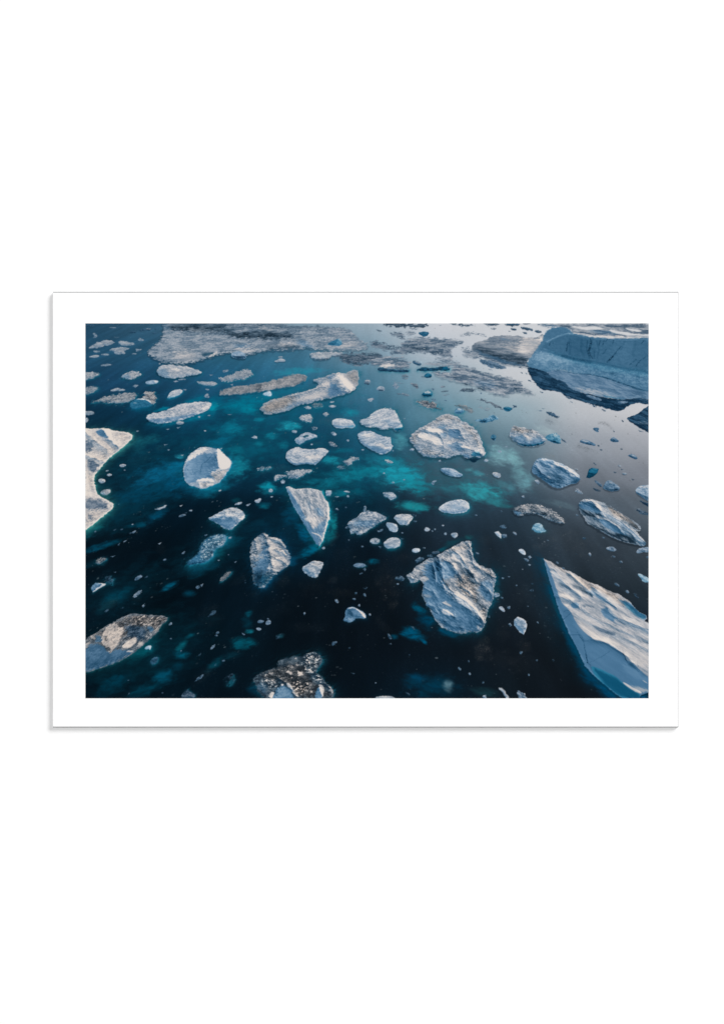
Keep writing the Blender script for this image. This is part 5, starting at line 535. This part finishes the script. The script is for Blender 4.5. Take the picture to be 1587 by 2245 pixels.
        gy, gx = np.gradient(hr); rr = np.tanh(-(gx * LD[0] + gy * LD[1]) * 1.1)
        tone += .30 * rr * (.8 + .5 * mid); wts['blue'] = np.clip(wts['blue'] + .6 * np.clip(-rr, 0, 1), 0, 1); wts['warm'] = wts['warm'] * (1 - .8 * np.clip(-rr, 0, 1)) + .3 * f['warm'] * np.clip(rr, 0, 1)
    sh = np.clip(-slope * 1.2, 0, 1) * min(1, f['light'] * 4); wts['blue'] += .55 * sh * (1 - wts['blue']) * (1 - wts['slate']); wts['warm'] *= 1 - .7 * sh
    cool = np.clip(-relief, 0, 1) * embm * 1.1 + np.clip(-patchy, 0, 1) * mott * .8
    wts['warm'] *= 1 - np.clip(cool, 0, .8); wts['blue'] = wts['blue'] + cool * .5 * (1 - wts['warm'])
    tone += spk * .8 * ss(.05, .5, .55 * fine + .8 * mid) ; wts['warm'] = np.maximum(wts['warm'], spk * .7)
    tone += f['rim'] * np.exp(-np.abs(d + 1.4) / 1.3) * (.35 + .65 * ss(-.2, .6, dgx * .8 - dgy * .1))
    for pts, wd, al in f['lines']:
        p = P(f['tile'], pts); q = np.full(x.shape, 1e9, np.float32)
        xx = x + 1.6 * mid + .8 * fine; yy = y + 1.4 * big
        for (ax, ay), (bx, by) in zip(p[:-1], p[1:]):
            ex, ey = bx - ax, by - ay; t = np.clip(((xx - ax) * ex + (yy - ay) * ey) / (ex * ex + ey * ey + 1e-6), 0, 1)
            q = np.minimum(q, np.hypot(xx - ax - ex * t, yy - ay - ey * t))
        tone -= al * .5 * (1 - ss(wd * .4, wd + .7, q)) * (np.clip(.85 + .8 * mid, .2, 1.2) if al < 0 else ss(-.5, .35, mid + .8 * fine + .15))
    if f['kind'] == 'brash_ice': tone = tone + .06
    if f['kind'] in ('iceberg', 'ice_floe') and f['tone'] > .45: tone = tone + .035 * ss(.1, .3, depth)
    tone = .475 + (tone - .50) * (1.0 if f['kind'] == 'brash_ice' else 1.1)
    tone = np.clip(tone, 0.02, 1.0)
    col = ramp('ice', tone); tot = sum(wts.values()); sc_ = np.where(tot > 1, 1 / np.maximum(tot, 1e-6), 1)
    out = col * (1 - np.minimum(tot, 1))[..., None]
    for c in wts:
        if wts[c].max() > .01: out += ramp(c, tone) * (wts[c] * sc_)[..., None]
    if brt.max() > 0: out = out * (1 - brt[..., None]) + np.array((216, 216, 218), np.float32) * brt[..., None]
    if f['kind'] == 'brash_ice' or f['grit'] >= .3:
        wd = 9 if f['kind'] == 'brash_ice' else 3.5
        alpha = alpha * ss(-.45, .4, .6 * fine + .6 * mid + np.clip(-d / wd, 0, 1.4) - .3)
    if f['cover'] < 1:
        n = .5 + .62 * (.45 * big + .5 * mid + .55 * fine); c = f['cover']
        alpha = alpha * ss((1 - c) - .1, (1 - c) + .32, n + .12 * np.clip(-d / 8, 0, 1)) * (1 if c > .72 or f['kind'] == 'brash_ice' else .8)
    alpha = alpha * (1 - sea)
    A = alpha[..., None]
    IMG[sy, sx] = IMG[sy, sx] * (1 - A) + out * A
    LAB[sy, sx] = np.where(1 - ss(-e, e * .6, d) > .5, f['id'], LAB[sy, sx])
for f in PIECES: paint(f)
# print grain over the whole picture
IMG += (fbm(XX / 1.7, YY / 1.7, 2, 77) * 2.2)[..., None]
IMG = np.clip(IMG, 2, 240)
# PAINT-END

# ------------------------------------------------------------------ materials
def mat(name, rgb, rough=.9):
    m = bpy.data.materials.new(name); m.use_nodes = True; nt = m.node_tree; b = nt.nodes['Principled BSDF']
    b.inputs['Roughness'].default_value = rough; b.inputs['Specular IOR Level'].default_value = 0
    n = nt.nodes.new('ShaderNodeTexNoise'); n.inputs['Scale'].default_value = 900; n.inputs['Detail'].default_value = 2
    tc = nt.nodes.new('ShaderNodeTexCoord'); nt.links.new(tc.outputs['Object'], n.inputs['Vector'])
    mx = nt.nodes.new('ShaderNodeMix'); mx.data_type = 'RGBA'
    mx.inputs[6].default_value = (*[c * .985 for c in rgb], 1); mx.inputs[7].default_value = (*rgb, 1)
    nt.links.new(n.outputs['Fac'], mx.inputs[0]); nt.links.new(mx.outputs[2], b.inputs['Base Color'])
    return m
m_wall = mat('white_wall_paint', (.97, .97, .97)); m_paper = mat('white_print_paper', (.97, .97, .97)); m_edge = mat('grey_board_edge', (.22, .225, .23))
m_ink = bpy.data.materials.new('printed_ink'); m_ink.use_nodes = True
nt = m_ink.node_tree; b = nt.nodes['Principled BSDF']; b.inputs['Roughness'].default_value = .9; b.inputs['Specular IOR Level'].default_value = 0
at = nt.nodes.new('ShaderNodeAttribute'); at.attribute_name = 'ink'; nt.links.new(at.outputs['Color'], b.inputs['Base Color'])

# ------------------------------------------------------------------ geometry
def link(o, parent=None):
    sc.collection.objects.link(o)
    if parent: o.parent = parent
    return o
def mesh(name, v, f, m, parent=None, mi=None):
    me = bpy.data.meshes.new(name); me.from_pydata(v, [], f)
    for k in (m if isinstance(m, list) else [m]): me.materials.append(k)
    if mi: me.polygons.foreach_set('material_index', mi)
    me.update(); return link(bpy.data.objects.new(name, me), parent)
wall = mesh('wall', [(-4, 0, -4), (4, 0, -4), (4, 0, 4), (-4, 0, 4)], [(0, 1, 2, 3)], m_wall); wall['kind'] = 'structure'
THICK = 0.010
print_obj = bpy.data.objects.new('art_print', None); link(print_obj)
print_obj.location = (wx(801.5), -0.0005, wz(1594))
print_obj['label'] = 'white bordered print of icebergs on a dark teal sea, mounted on the white wall'
print_obj['category'] = 'art print'
ox, oz = wx(801.5), wz(1594)
# board with chamfered top, right and bottom edges, and the picture window left open in its face
L, R, Tp, B = wx(117) - ox, wx(1486.5) - ox, wz(639.5) - oz, wz(1595) - oz
c = 1.4e-3; cd = 3.4e-3; t = 1.6e-3; yf = -THICK
il, ir, it, ib = wx(X0) - ox, wx(X1) - ox, wz(Y0) - oz, wz(Y1) - oz
yb = 0.0
V = [(L, yf, B + c), (R - t * .6, yf, B + c), (R - t * .6, yf, Tp - c), (L, yf, Tp - c),          # 0-3 face outline
     (il, yf, ib), (ir, yf, ib), (ir, yf, it), (il, yf, it),                                       # 4-7 window
     (L, yf + cd, B), (R, yf + cd, B), (R, yf + cd, Tp), (L, yf + cd, Tp),                         # 8-11 chamfer foot
     (L, yb, B), (R, yb, B), (R, yb, Tp), (L, yb, Tp)]
Fc = [(0, 1, 5, 4), (1, 2, 6, 5), (2, 3, 7, 6), (3, 0, 4, 7)]
Ec = [(0, 8, 9, 1), (1, 9, 10, 2), (2, 10, 11, 3), (8, 12, 13, 9), (9, 13, 14, 10), (10, 14, 15, 11), (0, 3, 11, 8), (8, 11, 15, 12), (12, 15, 14, 13)]
board = mesh('backing_board', V, Fc + Ec, [m_paper, m_edge], print_obj, [0] * 4 + [1] * 9)
board.name = 'white_border'

lin = np.where(IMG <= 10.31475, IMG / 255 / 12.92, ((IMG / 255 + .055) / 1.055) ** 2.4) / GAIN
def ink_mesh(name, ids, parent):
    q = np.isin(LAB[:-1, :-1], ids) if not isinstance(ids, int) else LAB[:-1, :-1] == ids
    jj, ii = np.nonzero(q)
    if len(jj) == 0: return None
    a = jj * NX + ii
    quads = np.stack([a + NX, a + NX + 1, a + 1, a], 1)          # front side towards the viewer
    uniq, inv = np.unique(quads, return_inverse=True); inv = inv.reshape(-1)
    vy, vx = np.divmod(uniq, NX)
    co = np.stack([(vx + X0 - PCX) * S - ox, np.full(len(vx), yf), (PCY - (vy + Y0)) * S - oz], 1).astype(np.float32)
    me = bpy.data.meshes.new(name); n = len(quads)
    me.vertices.add(len(co)); me.vertices.foreach_set('co', co.ravel())
    me.loops.add(4 * n); me.loops.foreach_set('vertex_index', inv.astype(np.int32))
    me.polygons.add(n); me.polygons.foreach_set('loop_start', np.arange(0, 4 * n, 4, dtype=np.int32))
    me.update(calc_edges=True)
    at = me.attributes.new('ink', 'FLOAT_COLOR', 'POINT')
    rgba = np.ones((len(co), 4), np.float32); rgba[:, :3] = lin[vy, vx]
    at.data.foreach_set('color', rgba.ravel()); me.materials.append(m_ink)
    return link(bpy.data.objects.new(name, me), parent)
cnt = np.bincount(LAB[:-1, :-1].ravel(), minlength=len(PIECES) + 1)
order = sorted((f for f in PIECES if cnt[f['id']] > 0), key=lambda f: -cnt[f['id']])
keep = [f for f in order if cnt[f['id']] >= 60][:98]; kid = {f['id'] for f in keep}
rest = [f['id'] for f in order if f['id'] not in kid]
picture = ink_mesh('printed_sea', 0, print_obj)
for f in keep:
    o = ink_mesh(f['kind'], f['id'], picture)
    if f['label']: o['label'] = f['label']
if rest:
    o = ink_mesh('ice_fragments', rest, picture); o['kind'] = 'stuff'
